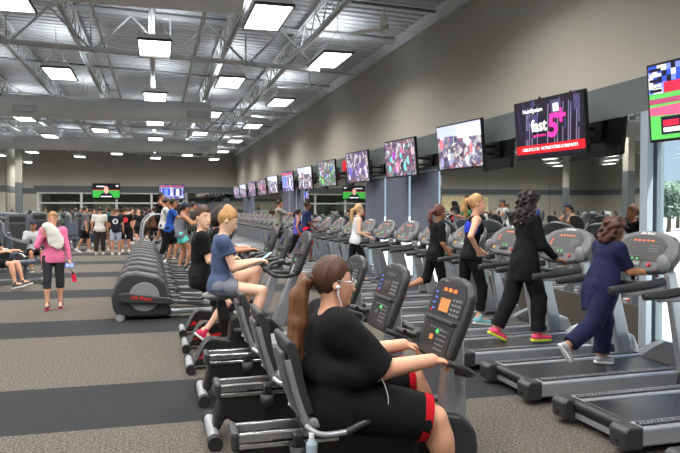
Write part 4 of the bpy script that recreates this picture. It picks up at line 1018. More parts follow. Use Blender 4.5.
def picture_mat(kind):
    nm = 'screen_picture_'+kind
    if nm in _M: return _M[nm]
    m = bpy.data.materials.new(nm); m.use_nodes = True; _M[nm] = m; nt = m.node_tree; b = nt.nodes['Principled BSDF']; N = nt.nodes.new
    tc = N('ShaderNodeTexCoord'); v = N('ShaderNodeTexVoronoi'); v.feature = 'SMOOTH_F1'; v.inputs['Scale'].default_value = 13; v.inputs['Smoothness'].default_value = .35; rp = N('ShaderNodeValToRGB'); sp = N('ShaderNodeSeparateColor')
    el = rp.color_ramp.elements
    for i, c in enumerate(pal[kind]):
        e = el[0] if i == 0 else el[1] if i == 7 else el.new(.15+.7*i/7)
        e.color = (*lin(c), 1)
    el[0].position = .15; el[len(el)-1].position = .85
    nt.links.new(tc.outputs['Object'], v.inputs['Vector']); nt.links.new(v.outputs['Color'], sp.inputs[0]); nt.links.new(sp.outputs[0], rp.inputs[0])
    nt.links.new(rp.outputs[0], b.inputs['Emission Color']); b.inputs['Emission Strength'].default_value = .75; b.inputs['Base Color'].default_value = (.02, .02, .02, 1)
    return m
def make_tv(loc, rz, tilt, label, kind, seed, w=TVW, h=TVH, group='televisions on the long wall', br=None):
    r = empty('television', loc, rz); tag(r, label, 'television', group)
    Mt = Matrix.Rotation(R(tilt), 4, 'Y')
    # local: screen faces -x ; u -> screen right is -y ... viewer looks along +x, right is -y
    M = Mt @ Matrix(((0, 0, -1, 0), (-1, 0, 0, 0), (0, 1, 0, 0), (0, 0, 0, 1)))
    def rect(x, y, ww, hh): return [(x-ww/2, y-hh/2), (x+ww/2, y-hh/2), (x+ww/2, y+hh/2), (x-ww/2, y+hh/2)]
    mb = MB(); mb.prism_m(rect(0, 0, w+.05, h+.06), -.06, .0, M); mb.build('bezel', tvb, r, bevel=.008)
    b = MB(); mats = []
    rg = random.Random(seed)
    def patch(x0, y0, x1, y1, k, d=.002): b.cur = k; b.prism_m([(x0*w, y0*h), (x1*w, y0*h), (x1*w, y1*h), (x0*w, y1*h)], .0, d, M)
    if kind in pal:
        mats = [emi(kind+str(i), c, .75 if kind != 'dark' else .5) for i, c in enumerate(pal[kind])]
        mats.append(picture_mat(kind)); patch(-.5, -.5, .5, .5, 8, .001)
        for q in range(15 if kind != 'dark' else 14):     # people-like blobs
            s_ = rg.uniform(.03, .055); x, y = rg.uniform(-.43, .43), rg.uniform(-.48+s_*2.6, .2); k = rg.randrange(8); b.cur = k
            n = 10; b.prism_m([((x+s_*math.cos(2*PI*t/n))*w, (y+s_*2.6*math.sin(2*PI*t/n))*h) for t in range(n)], 0, .004+.0001*q, M)
            b.cur = rg.randrange(8); b.prism_m([((x+s_*.45*math.cos(2*PI*t/n))*w, (y+s_*3.0+s_*.8*math.sin(2*PI*t/n))*h) for t in range(n)], 0, .0045+.0001*q, M)
        if kind == 'crowd': patch(-.5, .25, .5, .5, 1, .008); patch(-.02, .18, .5, .44, 0, .009)
        if kind == 'news': patch(-.42, -.3, -.04, .28, 5, .008); patch(.04, -.3, .42, .28, 5, .008); patch(-.4, -.28, -.06, .26, 0, .009); patch(.06, -.28, .4, .26, 4, .009); patch(-.5, .36, .5, .44, 3, .008); patch(-.3, -.25, -.16, .2, 6, .010); patch(.16, -.25, .3, .2, 5, .010)
    if kind == 'track':
        mats = [emi('t%d' % i, c, .8) for i, c in enumerate([(50, 80, 190), (226, 90, 130), (90, 190, 90), (220, 40, 70), (235, 235, 240), (20, 20, 40), (120, 140, 230), (170, 70, 110)])]
        for i in range(24):
            for j in range(5): patch(-.5+i/24, .12+j*.076, -.5+(i+1)/24, .12+(j+1)*.076, rg.choice([0, 6, 0, 5, 4, 0]))
        patch(-.5, -.5, .5, .12, 2); patch(-.5, -.02, .5, .05, 7, .004)
        b.cur = 1; b.prism_m([(-.5*w, -.17*h), (.5*w, -.26*h), (.5*w, -.02*h), (-.5*w, -.06*h)], 0, .005, M)
        patch(-.36, .12, .5, .26, 3, .006)
        for i in range(5): patch(-.49, .14+.07*i, -.38, .18+.07*i, 4 if i % 2 else 5, .006)
        patch(-.4, -.44, -.05, -.2, 5, .006); patch(-.38, -.33, -.24, -.25, 3, .008); patch(-.22, -.33, -.08, -.25, 0, .008); patch(-.38, -.41, -.08, -.35, 4, .008)
        patch(.0, -.46, .5, -.38, 5, .006)
    if kind == 'fast':
        mats = [emi('f%d' % i, c, .6) for i, c in enumerate([(24, 20, 34), (40, 34, 62), (70, 64, 100), (120, 116, 150), (200, 28, 40), (60, 60, 110), (16, 14, 22), (240, 240, 244)])]
        patch(-.5, -.5, .5, .5, 0)
        for q in range(40):
            x, y = rg.uniform(-.48, .42), rg.uniform(-.2, .42); patch(x, y, x+rg.uniform(.01, .05), y+rg.uniform(.05, .25), rg.choice([1, 2, 5, 6, 1, 0]), .003+.00005*q)
        for q in range(14): x = rg.uniform(-.4, .45); b.cur = 3; b.prism_m([(x*w, -.3*h), ((x+.012)*w, -.3*h), ((x+.05)*w, .4*h), ((x+.038)*w, .4*h)], 0, .0022, M)
        patch(.06, .2, .2, .46, 2, .006); patch(.09, .26, .17, .4, 7, .007); patch(.38, .24, .46, .48, 2, .006); patch(-.5, -.44, .5, -.28, 4, .0085)
    if kind == 'man':
        mats = [emi('m%d' % i, c, .8) for i, c in enumerate([(20, 20, 26), (60, 170, 70), (30, 60, 140), (226, 170, 160), (235, 235, 240), (200, 40, 70), (16, 16, 40)])]
        patch(-.5, -.5, .5, .5, 0); patch(-.5, -.45, .5, .05, 1, .003); patch(-.5, .05, .5, .09, 5, .003)
        b.cur = 6; b.prism_m([(-.28*w, -.5*h), (.28*w, -.5*h), (.2*w, -.2*h), (.06*w, -.1*h), (-.06*w, -.1*h), (-.2*w, -.2*h)], 0, .005, M)
        b.cur = 3; n = 14; b.prism_m([(.085*w*math.cos(2*PI*t/n), (.08+.27*math.sin(2*PI*t/n))*h) for t in range(n)], 0, .007, M)
        patch(-.2, -.42, .2, -.34, 4, .009); patch(-.36, .28, -.06, .36, 4, .006); patch(.36, .3, .46, .42, 4, .006)
    sc = b.build('screen', mats, r)
    if kind == 'fast':
        tw_ = emi('white', (245, 245, 248), .8); tp = emi('pink', (240, 50, 150), .9)
        text_obj('lettering', 'fast', .235, tw_, sc, M @ Matrix.Translation((-.18, .04, .012)), bold=.006)
        text_obj('lettering', '5', .44, tp, sc, M @ Matrix.Translation((.10, -.0, .0125)), shear=.12, bold=.012)
        text_obj('lettering', '+', .36, tp, sc, M @ Matrix.Translation((.28, .12, .0125)), bold=.012)
        text_obj('lettering', 'NutriSystem', .085, tw_, sc, M @ Matrix.Translation((-.3, .27, .012)), bold=.001)
        text_obj('lettering', 'N U T R I S Y S', .042, tp, sc, M @ Matrix.Translation((-.18, -.1, .012)), bold=.002)
        text_obj('lettering', '1.888.372.5130  NUTRISYSTEM.COM/FAST5', .062, tw_, sc, M @ Matrix.Translation((0, -.285, .012)), bold=.001)
    if kind == 'track': text_obj('lettering', 'The Total Medal', .085, emi('white', (245, 245, 248), .8), sc, M @ Matrix.Translation((.05, .15, .010)), bold=.001)
    # bracket
    if br is not None:
        mb = MB(); mb.box((.08, 0, 0), (.06, .5, .4), (0, R(tilt), 0)); mb.build('mount_plate', blk, r, bevel=.01)
        mb = MB(); mb.cyl((.08, 0, 0), (br, .08, .02), .028, n=8); mb.cyl((.08, 0, -.14), (br, .08, -.12), .02, n=8); mb.build('bracket_arm', blk, r)
        mb = MB(); mb.box((br, .08, 0), (.03, .3, .42)); mb.build('wall_plate', blk, r, bevel=.005)
    return r
tvs = [(5.55, 'track', 'television nearest the camera, showing a pink running track on green'), (8.38, 'fast', 'television showing the fast 5+ advertisement with a red banner'),
       (11.27, 'crowd', 'television showing a pale crowd, third from the camera'), (14.35, 'stage', 'television showing a colourful group, above the nearest shaded windows'),
       (17.7, 'room', 'television showing people in a violet room, fifth from the camera'), (21.1, 'field', 'television showing green and pink sport, sixth from the camera'),
       (24.4, 'crowd', 'television showing a bluish white scene, seventh from the camera'), (27.8, 'news', 'small bright blue television, eighth from the camera'), (31.5, 'crowd', 'pale television, ninth from the camera'),
       (34.9, 'stage', 'dim purple television, tenth from the camera'), (38.7, 'room', 'violet television, eleventh from the camera'), (42.8, 'crowd', 'pale television, twelfth from the camera'), (46.3, 'room', 'farthest television on the long wall, by the corner')]
for i, (y, k, L) in enumerate(tvs): make_tv((5.33, y, 2.83), R(8), -5, L, k, i+3, br=WX-5.33-.02)
make_tv((-3.38, BY-.12, 2.95), R(90), -4, 'television on the far wall over the studio doors, showing a man on green', 'man', 1, 1.8, 1.02, 'televisions on the far wall', .1)
make_tv((1.12, BY-.12, 2.92), R(90), -4, 'television on the far wall right of the studio, with two white panels', 'news', 2, 1.75, 1.0, 'televisions on the far wall', .1)
make_tv((WX-.16, 20.6, 2.2), R(0), -4, 'small low television on the wall in front of the mirror, showing a man on green', 'man', 1, 1.2, .68, 'televisions on the long wall', .1) if False else None
mb = MB(); mb.box((WX-.05, 20.3, 3.03), (.05, .34, .3)); tag(mb.build('exit_sign', mat('red_sign', (214, 30, 36), .4, emit=.5)), 'small glowing red sign high on the grey band beside the fifth television', 'sign')
# ------------------------------------------------------------------ people
FAIR = ('fair', (212, 158, 130)); PALE = ('pale', (226, 182, 156)); TAN = ('tan', (176, 122, 92)); BRN = ('brown', (108, 70, 50)); OLV = ('olive', (158, 108, 80))
BK = ('black', (17, 17, 19)); NAVY = ('navy', (30, 34, 66)); WH = ('white', (205, 203, 198)); GR = ('grey', (96, 98, 102)); DK = ('dark', (30, 30, 33))
down = ((0, .12, -1), (.15, .05, -1))
BR = (58, 38, 26); DB = (30, 22, 18); BL = (176, 138, 88); AUB = (70, 45, 34)

# 1 woman on the front recumbent bike
Y = 3.9
j = human('heavyset woman in black t-shirt and long ponytail pedalling the nearest recumbent bike', (1.03, Y, 0), 0, H=1.8, w=2.0, belly=.13, lean=-3, head=(-4, 6), headk=1.17, hip=.55, torsok=.93,
          armk=1.2, thk=1.3, slv=.02, aR=((.66, .08, -.66), (.98, .02, .12), (1, .0, -.12)), aL=((.66, .05, -.66), (.98, -.02, .12), (1, 0, -.12)), curl=.85,
          lR=((.95, .2, -.2), (.3, .0, -.95)), lL=((.95, .12, .06), (.4, 0, -.9)), sk=FAIR, top=BK, sleeve=.98, toplen=.1, bot=BK, botlen=.94, botfit=.045, hem=('crimson', (176, 16, 34)),
          hair=('none' if False else 'ponylongx', AUB), shoe=(60, 60, 64), vox=.0085, female=True)
hc, hf, hl, hu, hs, root = j['hc'], j['hf'], j['hl'], j['hu'], j['hs'], j['root']
b0 = hc-hf*.1*hs+hu*.012*hs
pts = [b0, b0-hf*.045*hs-hu*.02*hs, b0-hf*.07*hs-hu*.1*hs, b0-hf*.065*hs-hu*.22*hs, b0-hf*.075*hs-hu*.34*hs, b0-hf*.05*hs-hu*.44*hs]
pr = [cap(pts[i], pts[i+1], [.02, .036, .044, .05, .044, .03][i]*hs, [.036, .044, .05, .044, .03, .01][i]*hs, .02) for i in range(5)]
rg = random.Random(4)
for q in range(9):
    o = hl*rg.uniform(-.03, .03)*hs; f = hf*rg.uniform(-.025, .02)*hs; e = rg.uniform(.3, .46)
    pr.append(cap(pts[2]+o+f, pts[1]-hu*e*hs+o*1.4+f*1.5+np.array((rg.uniform(-.02, .02), 0, 0)), .014*hs, .005*hs, .012))
sdf_obj('ponytail', pr, .0075, hairm('tail', (104, 70, 48)), root, disp=(.0035, 90, .15))
mb = MB(); mb.cyl(b0-hf*.012*hs-hl*0, b0-hf*.035*hs-hu*.008*hs, .03*hs, .03*hs, 14); mb.build('hair_tie', blk, root)
gm = mat('glasses_clear', (205, 210, 214), .15, metal=.6)
for sd in (1, -1):
    c = hc+hf*.102*hs+hl*sd*.033*hs+hu*.004*hs; n = 14; ring = [c+hl*.024*hs*math.cos(2*PI*t/n)+hu*.016*hs*math.sin(2*PI*t/n) for t in range(n+1)]
    mb = MB(); mb.tube(ring, .0022*hs, 6, 1); g = mb.build('glasses_rim', gm, root)
    mb = MB(); mb.tube([c+hl*sd*.024*hs+hu*.004*hs, c+hl*sd*.046*hs-hf*.03*hs+hu*.006*hs, hc+hl*sd*.083*hs-hf*.0*hs+hu*.012*hs], .003*hs, 6, 3); mb.build('temple', gm, g)
ew_ = mat('earphone_white', (225, 226, 228), .35)
e0 = hc-hl*.088*hs-hu*.018*hs+hf*.008*hs
mb = MB(); mb.ball(e0, .011*hs, 10, 7); mb.cyl(e0, e0-hu*.03*hs+hf*.004*hs, .005*hs, n=8)
S = np.array((0., -.0, 0))
mb.tube([e0-hu*.03*hs, e0-hu*.08*hs+hf*.02*hs, e0-hu*.14*hs+hf*.03*hs, e0-hu*.17*hs+hf*.07*hs+hl*.03*hs], .0028, 6, 5); mb.build('earphones', ew_, root)
sp_ = j['P']
mb = MB(); mb.tube([sp_+np.array((.13, -.32, .24)), sp_+np.array((.2, -.32, .16)), sp_+np.array((.235, -.315, .06)), sp_+np.array((.24, -.29, -.02))], .0028, 6, 5); mb.build('earphone_cord', ew_, root)
# bottle at the front seat
r = empty('water_bottle', (.83, Y-.27, -.06), 0, 'clear plastic water bottle with white cap beside the nearest recumbent seat', 'bottle')
mb = MB(); mb.cyl((0, 0, .3), (0, 0, .43), .033, n=16); mb.cyl((0, 0, .43), (0, 0, .465), .033, .014, 16); mb.build('bottle_body', mat('clear_plastic', (150, 165, 180), .1, spec=.8), r)
mb = MB(); mb.cyl((0, 0, .465), (0, 0, .49), .016, n=14); mb.build('bottle_cap', white_m, r)

# 2 blonde woman on the first upright bike, looking at her phone
X, Y = .62, 7.2
j = human('woman in slate-blue t-shirt with blonde bun, sitting on a bike looking at her phone', (X+.03, Y, 0), 0, H=1.78, w=1.1, lean=3, head=(-12, 26), headk=1.06, hip=.86,
          aR=((.34, .02, -.94), (.9, -.25, .2), (.95, -.1, .2)), aL=((.38, 0, -.92), (.9, -.27, .16), (.95, -.1, .2)), curl=.7,
          lR=((.96, .1, -.1), (-.28, 0, -.96)), lL=((.9, .0, .32), (-.36, 0, -.93)), sk=PALE, top=('slate', (72, 84, 116)), sleeve=.5, toplen=.02, bot=('shorts_grey', (112, 116, 126)), botlen=.4, botfit=.022,
          hair=('bun', (168, 128, 82)), shoe=(70, 74, 84), vox=.0095, female=True)
pw_ = (j['wR']+j['wL'])/2+np.array((.12, 0, .045))
w_ = wpt(j['root'], pw_)
r = empty('smartphone', w_, 0, 'white smartphone held by the woman in slate-blue', 'phone')
mb = MB(); mb.box((0, 0, 0), (.15, .078, .012), (0, R(-38), 0)); mb.build('phone_body', white_m, r, bevel=.004)
mb = MB(); mb.box((-.005, 0, .0075), (.125, .068, .002), (0, R(-38), 0)); mb.build('phone_screen', mat('phone_screen', (120, 170, 220), .3, emit=.6), r)

# 3 man in black on the second upright bike, face turned to the camera
X, Y = .5, 8.25
j = human('young man in black t-shirt on a bike turning his face to the camera', (X, Y, 0), 0, H=1.8, w=1.0, lean=2, head=(-58, 4), headk=1.1, hip=.86,
          aR=((.3, .05, -.95), (.8, -.1, -.3)), aL=((.4, .05, -.9), (.9, 0, 0)), lR=((.72, .05, -.7), (-.62, 0, -.78)), lL=((.9, .05, -.1), (.1, 0, -1)),
          sk=PALE, top=BK, sleeve=.7, toplen=.1, bot=BK, botlen=.8, botfit=.03, hair=('short', (62, 42, 30)), shoe=(206, 40, 84), sole=(235, 235, 235), vox=.0105)
# 4 dark-haired person in black behind him
human('dark-haired person in black on the farthest upright bike, mostly hidden', (.72, 9.25, 0), 0, H=1.8, lean=8, head=(0, 14), headk=1.08, hip=.87,
      aR=((.5, .1, -.8), (.9, 0, .1)), aL=((.5, .1, -.8), (.9, 0, .1)), lR=((.9, .05, -.3), (.0, 0, -1)), lL=((.85, .05, .1), (-.1, 0, -1)), sk=TAN, top=BK, sleeve=.8, bot=DK, botlen=1.9, hair=('bob', DB), vox=.014, detail=False)

# treadmill walkers
TZ = .185
# 5 woman in blue
human('short woman in navy t-shirt and trousers with curly brown hair on the second treadmill', (4.08, 5.5, TZ), 0, H=1.42, w=1.5, belly=.02, lean=13, head=(-12, 18), headk=1.06,
      aR=((.38, .16, -.9), (.93, .0, -.05), (1, 0, -.1)), aL=((.5, .1, -.8), (.93, .0, .0), (1, 0, -.1)), lR=((-.42, .06, -.9), (-.78, 0, -.55)), lL=((.3, .0, -.96), (-.1, 0, -1)),
      sk=TAN, top=('navyblue', (27, 30, 62)), sleeve=.85, toplen=.27, bot=('navyblue2', (26, 29, 58)), botlen=1.92, botfit=.03, hair=('curly', (74, 44, 38)), shoe=(150, 152, 158), vox=.009, female=True)
# 6 woman in black, long curly hair
human('woman in black tracksuit with long dark curly hair walking on the third treadmill', (4.0, 6.75, TZ), 0, H=1.68, w=1.22, lean=4, head=(8, 4), headk=1.08,
      aR=((.25, .2, -.95), (.72, -.05, -.6), (1, 0, -.2)), aL=((.4, .12, -.9), (.85, .0, -.3), (1, 0, -.1)), lR=((.30, .04, -.95), (-.02, 0, -1)), lL=((-.26, .02, -.96), (-.45, 0, -.9)),
      sk=OLV, top=('blackjacket', (18, 18, 22)), sleeve=1.9, toplen=.2, bot=('blacktrack', (20, 20, 24)), botlen=1.94, botfit=.03, hair=('curlylong', (28, 20, 20)), shoe=(236, 70, 110), sole=(200, 220, 60), vox=.0095, female=True)
# 7 blonde runner
jb = human('blonde woman with ponytail in black tank top over blue bra running, elbows bent back', (3.95, 8.0, TZ), 0, H=1.7, w=1.0, lean=7, head=(-10, 0), headk=1.06, twist=-14,
      aR=((-.52, .42, -.74), (.52, -.25, -.72)), aL=((-.1, .3, -.9), (.72, -.1, -.5)), curl=1.3, lR=((.3, .04, -.95), (-.1, 0, -1)), lL=((-.1, .04, -1), (-.85, 0, -.5)),
      sk=FAIR, top=('tankblack', (20, 20, 24)), tank=True, sleeve=0, toplen=.04, bot=BK, botlen=1.8, hair=('ponyhigh', (170, 132, 86)), shoe=(120, 190, 200), vox=.0105, female=True)
P_, U_, s_ = jb['P'], jb['up'], jb['s']; fr_j = (jb['fw'], jb['lf'], U_)
sdf_obj('sports_bra', [ell(P_+U_*.37*s_, (.118*s_, .162*s_, .16*s_), fr_j, .05, [(P_+U_*.45*s_, U_), (P_+U_*.29*s_, -U_)])], .0095, cloth('brablue', (40, 60, 190)), jb['root'])
# 8 woman dark ponytail
human('woman in black with auburn ponytail walking on the fifth treadmill', (4.0, 9.25, TZ), 0, H=1.56, w=1.05, lean=4, head=(8, 5), headk=1.08,
      aR=((.0, .2, -.97), (.55, .0, -.8)), aL=((.2, .15, -.95), (.8, .0, -.4)), lR=((.2, .04, -.97), (-.05, 0, -1)), lL=((-.25, .04, -.95), (-.9, 0, -.3)),
      sk=OLV, top=BK, sleeve=.95, toplen=.1, bot=BK, botlen=1.2, hair=('pony', (92, 52, 40)), shoe=(240, 90, 60), vox=.0115, female=True)
# 9.. farther
human('blonde woman with long ponytail in white tank top on a treadmill', (3.88, 13.0, TZ), 0, H=1.6, w=.95, lean=6, head=(0, 0), headk=1.05, aR=((-.1, .15, -.97), (.85, .0, -.35)), aL=((.1, .15, -.97), (.9, 0, -.1)),
      lR=((.35, .04, -.93), (-.05, 0, -1)), lL=((-.15, .04, -1), (-.6, 0, -.8)), sk=PALE, top=('whitetank', (196, 198, 204)), tank=True, sleeve=0, toplen=.05, bot=BK, botlen=1.85, hair=('ponylong', (190, 154, 106)), vox=.014, female=True, detail=False)
human('man in navy t-shirt and bright red shorts on a far treadmill', (3.95, 18.0, TZ), 0, H=1.72, w=1.25, lean=3, aR=((.1, .2, -.97), (.7, .0, -.6)), aL=((.3, .1, -.9), (.9, 0, .1)), lR=((.25, .04, -.95), (0, 0, -1)), lL=((-.2, .04, -1), (-.5, 0, -.85)),
      sk=BRN, top=('navytee', (30, 40, 78)), sleeve=.9, toplen=.06, bot=('redshorts', (206, 22, 34)), botlen=.98, botfit=.035, hair=('short', DB), vox=.018, detail=False)
human('small woman in purple tank top on a far treadmill', (3.95, 19.25, TZ), 0, H=1.5, w=1.05, lean=5, aR=((-.3, .3, -.9), (.4, .0, -.9)), aL=((.5, .15, -.8), (.9, 0, .3)), lR=((.2, .04, -.95), (0, 0, -1)), lL=((-.2, .04, -1), (-.5, 0, -.85)),
      sk=TAN, top=('purple', (84, 72, 170)), tank=True, sleeve=0, toplen=.05, bot=BK, botlen=1.8, hair=('pony', DB), vox=.018, female=True, detail=False)
human('bearded man in olive-grey t-shirt holding the console of a far treadmill', (3.85, 21.75, TZ), 0, H=1.8, w=1.15, lean=2, aR=((.8, .1, -.4), (.97, .0, .1)), aL=((.8, .1, -.4), (.97, .0, .1)), lR=((.2, .04, -.95), (0, 0, -1)), lL=((-.2, .04, -1), (-.5, 0, -.85)),
      sk=TAN, top=('olivegrey', (128, 126, 116)), sleeve=.9, toplen=.1, bot=DK, botlen=.98, botfit=.03, hair=('short', DB), vox=.018, detail=False)

# elliptical riders
def rider(L, px, y, H, top, bot, hair, z=.2, fem=False, tank=False, botlen=.5, sleeve=.6, capc=None, sk=TAN, shoe=(90, 110, 130), w=1.0, **k):
    d = dict(lean=8, aR=((.62, .12, -.6), (.93, .0, .25)), aL=((.7, .12, -.5), (.93, .0, .35)), lR=((.5, .04, -.86), (-.25, 0, -.95)), lL=((.15, .04, -.98), (-.3, 0, -.93))); d.update(k)
    return human(L, (gx(px, y), y, z), 0, H=H, w=w, sk=sk, top=top, tank=tank, sleeve=sleeve, toplen=.06, bot=bot, botlen=botlen, botfit=.025, hair=hair, cap_rgb=capc, shoe=shoe, vox=.015, female=fem, detail=False, **d)
rider('woman in grey tank top, teal shorts and navy cap on an elliptical', 181, 16.05, 1.62, ('greytank', (98, 100, 108)), ('teal', (92, 196, 186)), ('pony', DB), fem=True, tank=True, sleeve=0, botlen=.48, capc=(44, 50, 72), w=1.2)
rider('man in royal blue t-shirt and black shorts on an elliptical', 169, 18.2, 1.75, ('royalblue', (34, 74, 150)), BK, ('short', DB), botlen=.9, sk=OLV, shoe=(215, 215, 215))
rider('person in light grey top wearing a cap on an elliptical behind the man in blue', 163, 20.3, 1.8, ('ltgrey', (186, 186, 184)), DK, ('short', DB), botlen=1.9, capc=(70, 72, 76))
rider('man in black tank top climbing the nearest stair climber', 158, 23.3, 1.78, BK, DK, ('short', DB), z=.45, tank=True, sleeve=0, botlen=.9, sk=OLV)
rider('dark-haired rider in a green top far down the elliptical row', 190, 21.35, 1.7, ('green', (60, 120, 80)), BK, ('short', DB), botlen=1.8)

# the woman in pink walking towards the camera
X, Y = gx(53, 12.1), 12.1
j = human('woman in pink long-sleeved top wiping her face with a white towel while walking', (X, Y, 0), R(-88), H=1.62, w=1.12, lean=2, head=(6, 10), headk=1.05,
          aR=((.25, .28, -.92), (.42, -.55, .95), (.1, -.4, .9)), aL=((.05, .22, -.97), (.12, .18, -1)), lR=((.12, .03, -1), (.0, 0, -1)), lL=((-.1, .03, -1), (-.2, 0, -1)),
          sk=FAIR, top=('pink', (226, 118, 160)), sleeve=1.95, toplen=.07, bot=('capri', (50, 52, 56)), botlen=1.3, botfit=.012, hair=('short', (150, 112, 70)), shoe=(60, 50, 60), sole=(214, 40, 90), vox=.011, female=True)
hw = wpt(j['root'], j['wR']+np.array((.06, 0, .06)))
th = sdf_obj('towel', [ell((-.075, 0, .0), (.085, .05, .08), None, .04), ell((.0, 0, -.11), (.11, .04, .11), None, .05), ell((.085, .0, -.25), (.085, .035, .14), None, .05), ell((-.03, .0, -.22), (.05, .03, .09), None, .05)], .011, mat('terry_white', (222, 220, 214), .95, bump=.5, bscale=150), None, disp=(.004, 40))
th.location = wpt(j['root'], j['hc']+j['hf']*.15-j['hu']*.105); tag(th, 'white towel pressed to the face of the woman in pink', 'towel')
hw = wpt(j['root'], j['wL']+np.array((.02, 0, -.09)))
r = empty('smartphone', hw, R(20), 'violet phone in the hand of the woman in pink', 'phone')
mb = MB(); mb.box((.0, 0, 0), (.15, .02, .08)); mb.build('phone_case', mat('violet_case', (120, 96, 190), .4), r, bevel=.008)
mb = MB(); mb.box((.0, -.0115, 0), (.12, .002, .06)); mb.build('phone_screen', mat('phone_screen2', (150, 190, 235), .3, emit=.5), r)
r = empty('water_bottle', hw+Vector((.07, .0, -.22)), 0, 'small red bottle hanging from the hand of the woman in pink', 'bottle'); r.rotation_euler = (0, R(-12), 0)
mb = MB(); mb.cyl((0, 0, -.06), (0, 0, .07), .036, n=14); mb.build('bottle_body', mat('red_bottle', (206, 30, 66), .3), r, bevel=.006)
mb = MB(); mb.cyl((0, 0, .07), (0, 0, .1), .02, n=12); mb.tube([(0, 0, .1), (-.02, 0, .15), (-.05, 0, .2)], .006, 6, 3); mb.build('bottle_cap', blk, r)

# standing and walking group in the middle distance
def stander(L, px, y, H, top, bot, botlen, hair=('short', DB), rz=90, fem=False, sk=TAN, sleeve=.7, group=None, vox=.02, phase=0, tank=False, w=1.08, shoe=(190, 190, 190), toplen=.08):
    st = [dict(lR=((.05, .06, -1), (0, 0, -1)), lL=((-.04, .06, -1), (-.05, 0, -1))), dict(lR=((.25, .05, -.97), (0, 0, -1)), lL=((-.2, .05, -1), (-.45, 0, -.9)))][phase]
    return human(L, (gx(px, y), y, 0), R(rz), H=H, w=w, sk=sk, top=top, sleeve=sleeve, tank=tank, toplen=toplen, bot=bot, botlen=botlen, botfit=.025, hair=hair, shoe=shoe, vox=vox, female=fem, detail=False, aR=((.02, .22, -1), (.12, .1, -1)), aL=((0, .22, -1), (.15, .1, -1)), group=group, **st)
stander('man in white t-shirt and dark trousers standing with his back turned', 99.5, 26.3, 1.76, WH, ('brownpants', (48, 42, 38)), 1.93, w=1.2)
j = stander('man in dark navy t-shirt with round white emblem and grey shorts, seen from behind', 115.5, 26.0, 1.72, ('darknavy', (26, 30, 40)), ('lightshorts', (150, 160, 176)), .98, hair=('short', (90, 70, 56)), w=1.2)
def emblem(j, m):
    c = j['nb']-j['up']*.2-j['fw']*.14; mb = MB(); n = 16; M = frame(c, j['lf'], j['up'])
    mb.prism_m([(.1*math.cos(2*PI*t/n), .1*math.sin(2*PI*t/n)) for t in range(n)], -.02, .02, M); mb.build('emblem', m, j['root'])
    return M
M = emblem(j, mat('emblem_white', (188, 190, 194), .8)); c = MB(); c.prism_m([(-.03, -.05), (.03, -.05), (.05, .03), (0, .06), (-.05, .03)], -.024, .024, M); c.build('emblem_center', mat('emblem_dark', (36, 40, 50), .8), j['root'])
j = stander('man in black t-shirt with red emblem and black shorts, seen from behind', 125.5, 27.4, 1.76, BK, BK, .98, w=1.1)
emblem(j, mat('emblem_red', (200, 44, 44), .8))
stander('person in brown top walking beside the man in white', 105, 28.5, 1.6, ('brown', (96, 70, 56)), ('browns', (110, 84, 62)), .7, phase=1, fem=True)
stander('man in grey t-shirt leaning among the weight machines', 85, 27.5, 1.78, ('gymgrey', (88, 92, 98)), BK, .95, rz=10, phase=1)
rg = random.Random(11)
cols = [BK, DK, ('crowd_brown', (84, 56, 42)), ('crowd_navy', (34, 44, 74)), ('crowd_grey', (112, 112, 112)), ('crowd_red', (140, 36, 40)), ('crowd_tan', (140, 120, 96)), ('crowd_white', (186, 186, 184)), ('crowd_teal', (44, 98, 100))]
cn = ['black', 'charcoal', 'brown', 'navy', 'grey', 'dark red', 'tan', 'white', 'teal']
protos = []
crowd = [(64, 33, 7, 0), (70, 36, 4, 1), (76, 34, 0, 2), (81, 38, 5, 3), (90, 37, 2, 0), (93, 33, 1, 1), (108, 35, 8, 2), (112, 40, 6, 3), (119, 37, 4, 0), (131, 34, 2, 1), (134, 39, 0, 2), (139, 33, 1, 3), (142, 37, 2, 0), (147, 41, 3, 1), (150, 36, 0, 2), (154, 31, 2, 0), (60, 42, 3, 1), (74, 43, 7, 2), (87, 44, 8, 3), (98, 43, 0, 0), (123, 43, 5, 1), (129, 45, 7, 2), (137, 44, 6, 3), (145, 46, 4, 0), (45, 40, 7, 1), (30, 34, 1, 2), (12, 36, 4, 3)]
for k in range(4):
    protos.append(None)
for i, (px, y, c, k) in enumerate(crowd):
    L = 'distant person in a %s top %s in the %s far crowd' % (cn[c], ['seen from behind', 'turned right', 'turned left', 'facing forward'][k], 'left' if px < 85 else 'middle' if px < 120 else 'right')
    stander(L, px, y, rg.uniform(1.6, 1.82), cols[c], cols[rg.choice([0, 1, 3, 0])], rg.choice([.9, 1.9, 1.5]), rz=[90, 0, 180, -90][k]+rg.uniform(-20, 20), phase=rg.randrange(2), vox=.032, fem=rg.random() < .4, sk=rg.choice([TAN, OLV, FAIR, BRN]), group='distant crowd', hair=(rg.choice(['short', 'bob']), rg.choice([DB, BR])))
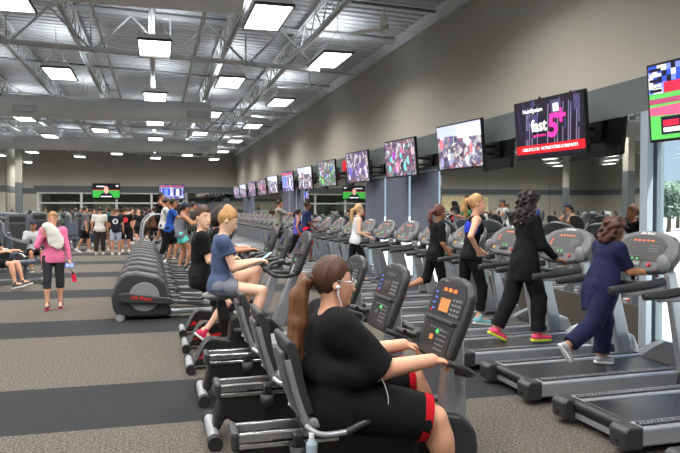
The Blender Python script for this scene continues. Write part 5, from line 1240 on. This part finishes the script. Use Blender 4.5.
# seated people in the machines at left
human('man in dark cap and pale t-shirt seated among the machines behind the woman in pink', (gx(33, 19.2), 19.2, 0), R(-70), H=1.75, hip=.56, aR=((.4, .2, -.8), (.9, 0, .2)), aL=((.4, .2, -.8), (.9, 0, .2)), lR=((.95, .1, 0), (.1, 0, -1)), lL=((.95, .1, 0), (.1, 0, -1)),
      sk=OLV, top=('paletee', (170, 172, 176)), sleeve=.7, bot=BK, botlen=.9, hair=('short', DB), cap_rgb=(48, 52, 66), vox=.016, detail=False)
human('person in black seated on the weight machine at the left edge, bare lower legs', (gx(-7, 15.2), 15.2, 0), R(-15), H=1.74, hip=.56, lean=-6, aR=((.5, .1, -.8), (.95, 0, .1)), aL=((.5, .1, -.8), (.95, 0, .1)), lR=((.95, .1, .0), (.2, 0, -1)), lL=((.95, .1, 0), (.3, 0, -1)),
      sk=FAIR, top=BK, sleeve=.6, bot=BK, botlen=.8, hair=('short', DB), vox=.014, detail=False)

# ------------------------------------------------------------------ front desk seen in the mirrors
r = empty('reception_desk', (-20.5, 41.5, 0), R(10), 'long pale reception desk at the far side, visible in the mirrors', 'desk')
mb = MB(); mb.box((0, 0, .5), (5.5, .7, 1.0)); mb.build('desk_body', mat('desk_wood', (120, 84, 56), .5), r, bevel=.02)
mb = MB(); mb.box((0, 0, 1.03), (5.8, .9, .06)); mb.build('desk_top', white_m, r, bevel=.01)
for i, (x, c) in enumerate([(-2, (190, 195, 200)), (-.8, (60, 90, 120)), (.6, (200, 200, 205)), (1.8, (110, 150, 170))]):
    q = empty('monitor', wpt(r, (x, 0, 1.06)), R(10), ['grey-white', 'blue', 'white', 'pale teal'][i]+' monitor on the reception desk', 'monitor')
    mb = MB(); mb.box((0, 0, .28), (.5, .05, .34)); mb.build('screen', mat('mon%d' % i, c, .4), q, bevel=.01)
    mb = MB(); mb.cyl((0, 0, 0), (0, 0, .15), .03); mb.cyl((0, 0, 0), (0, 0, .015), .12); mb.build('stand', blk, q)
for i, x in enumerate((-16.4, -18.1)):
    q = empty('wooden_door', (x, BY-.01, 0), 0, ['right', 'left'][i]+' one of two brown wooden doors on the far wall, seen in the mirrors', 'door')
    mb = MB(); mb.box((0, -.02, 1.05), (.95, .05, 2.1)); d = mb.build('door_leaf', mat('door_brown', (112, 72, 44), .5), q)
    mb = MB(); mb.box((.38, -.07, 1.0), (.12, .04, .03)); mb.build('door_handle', chrome, d)
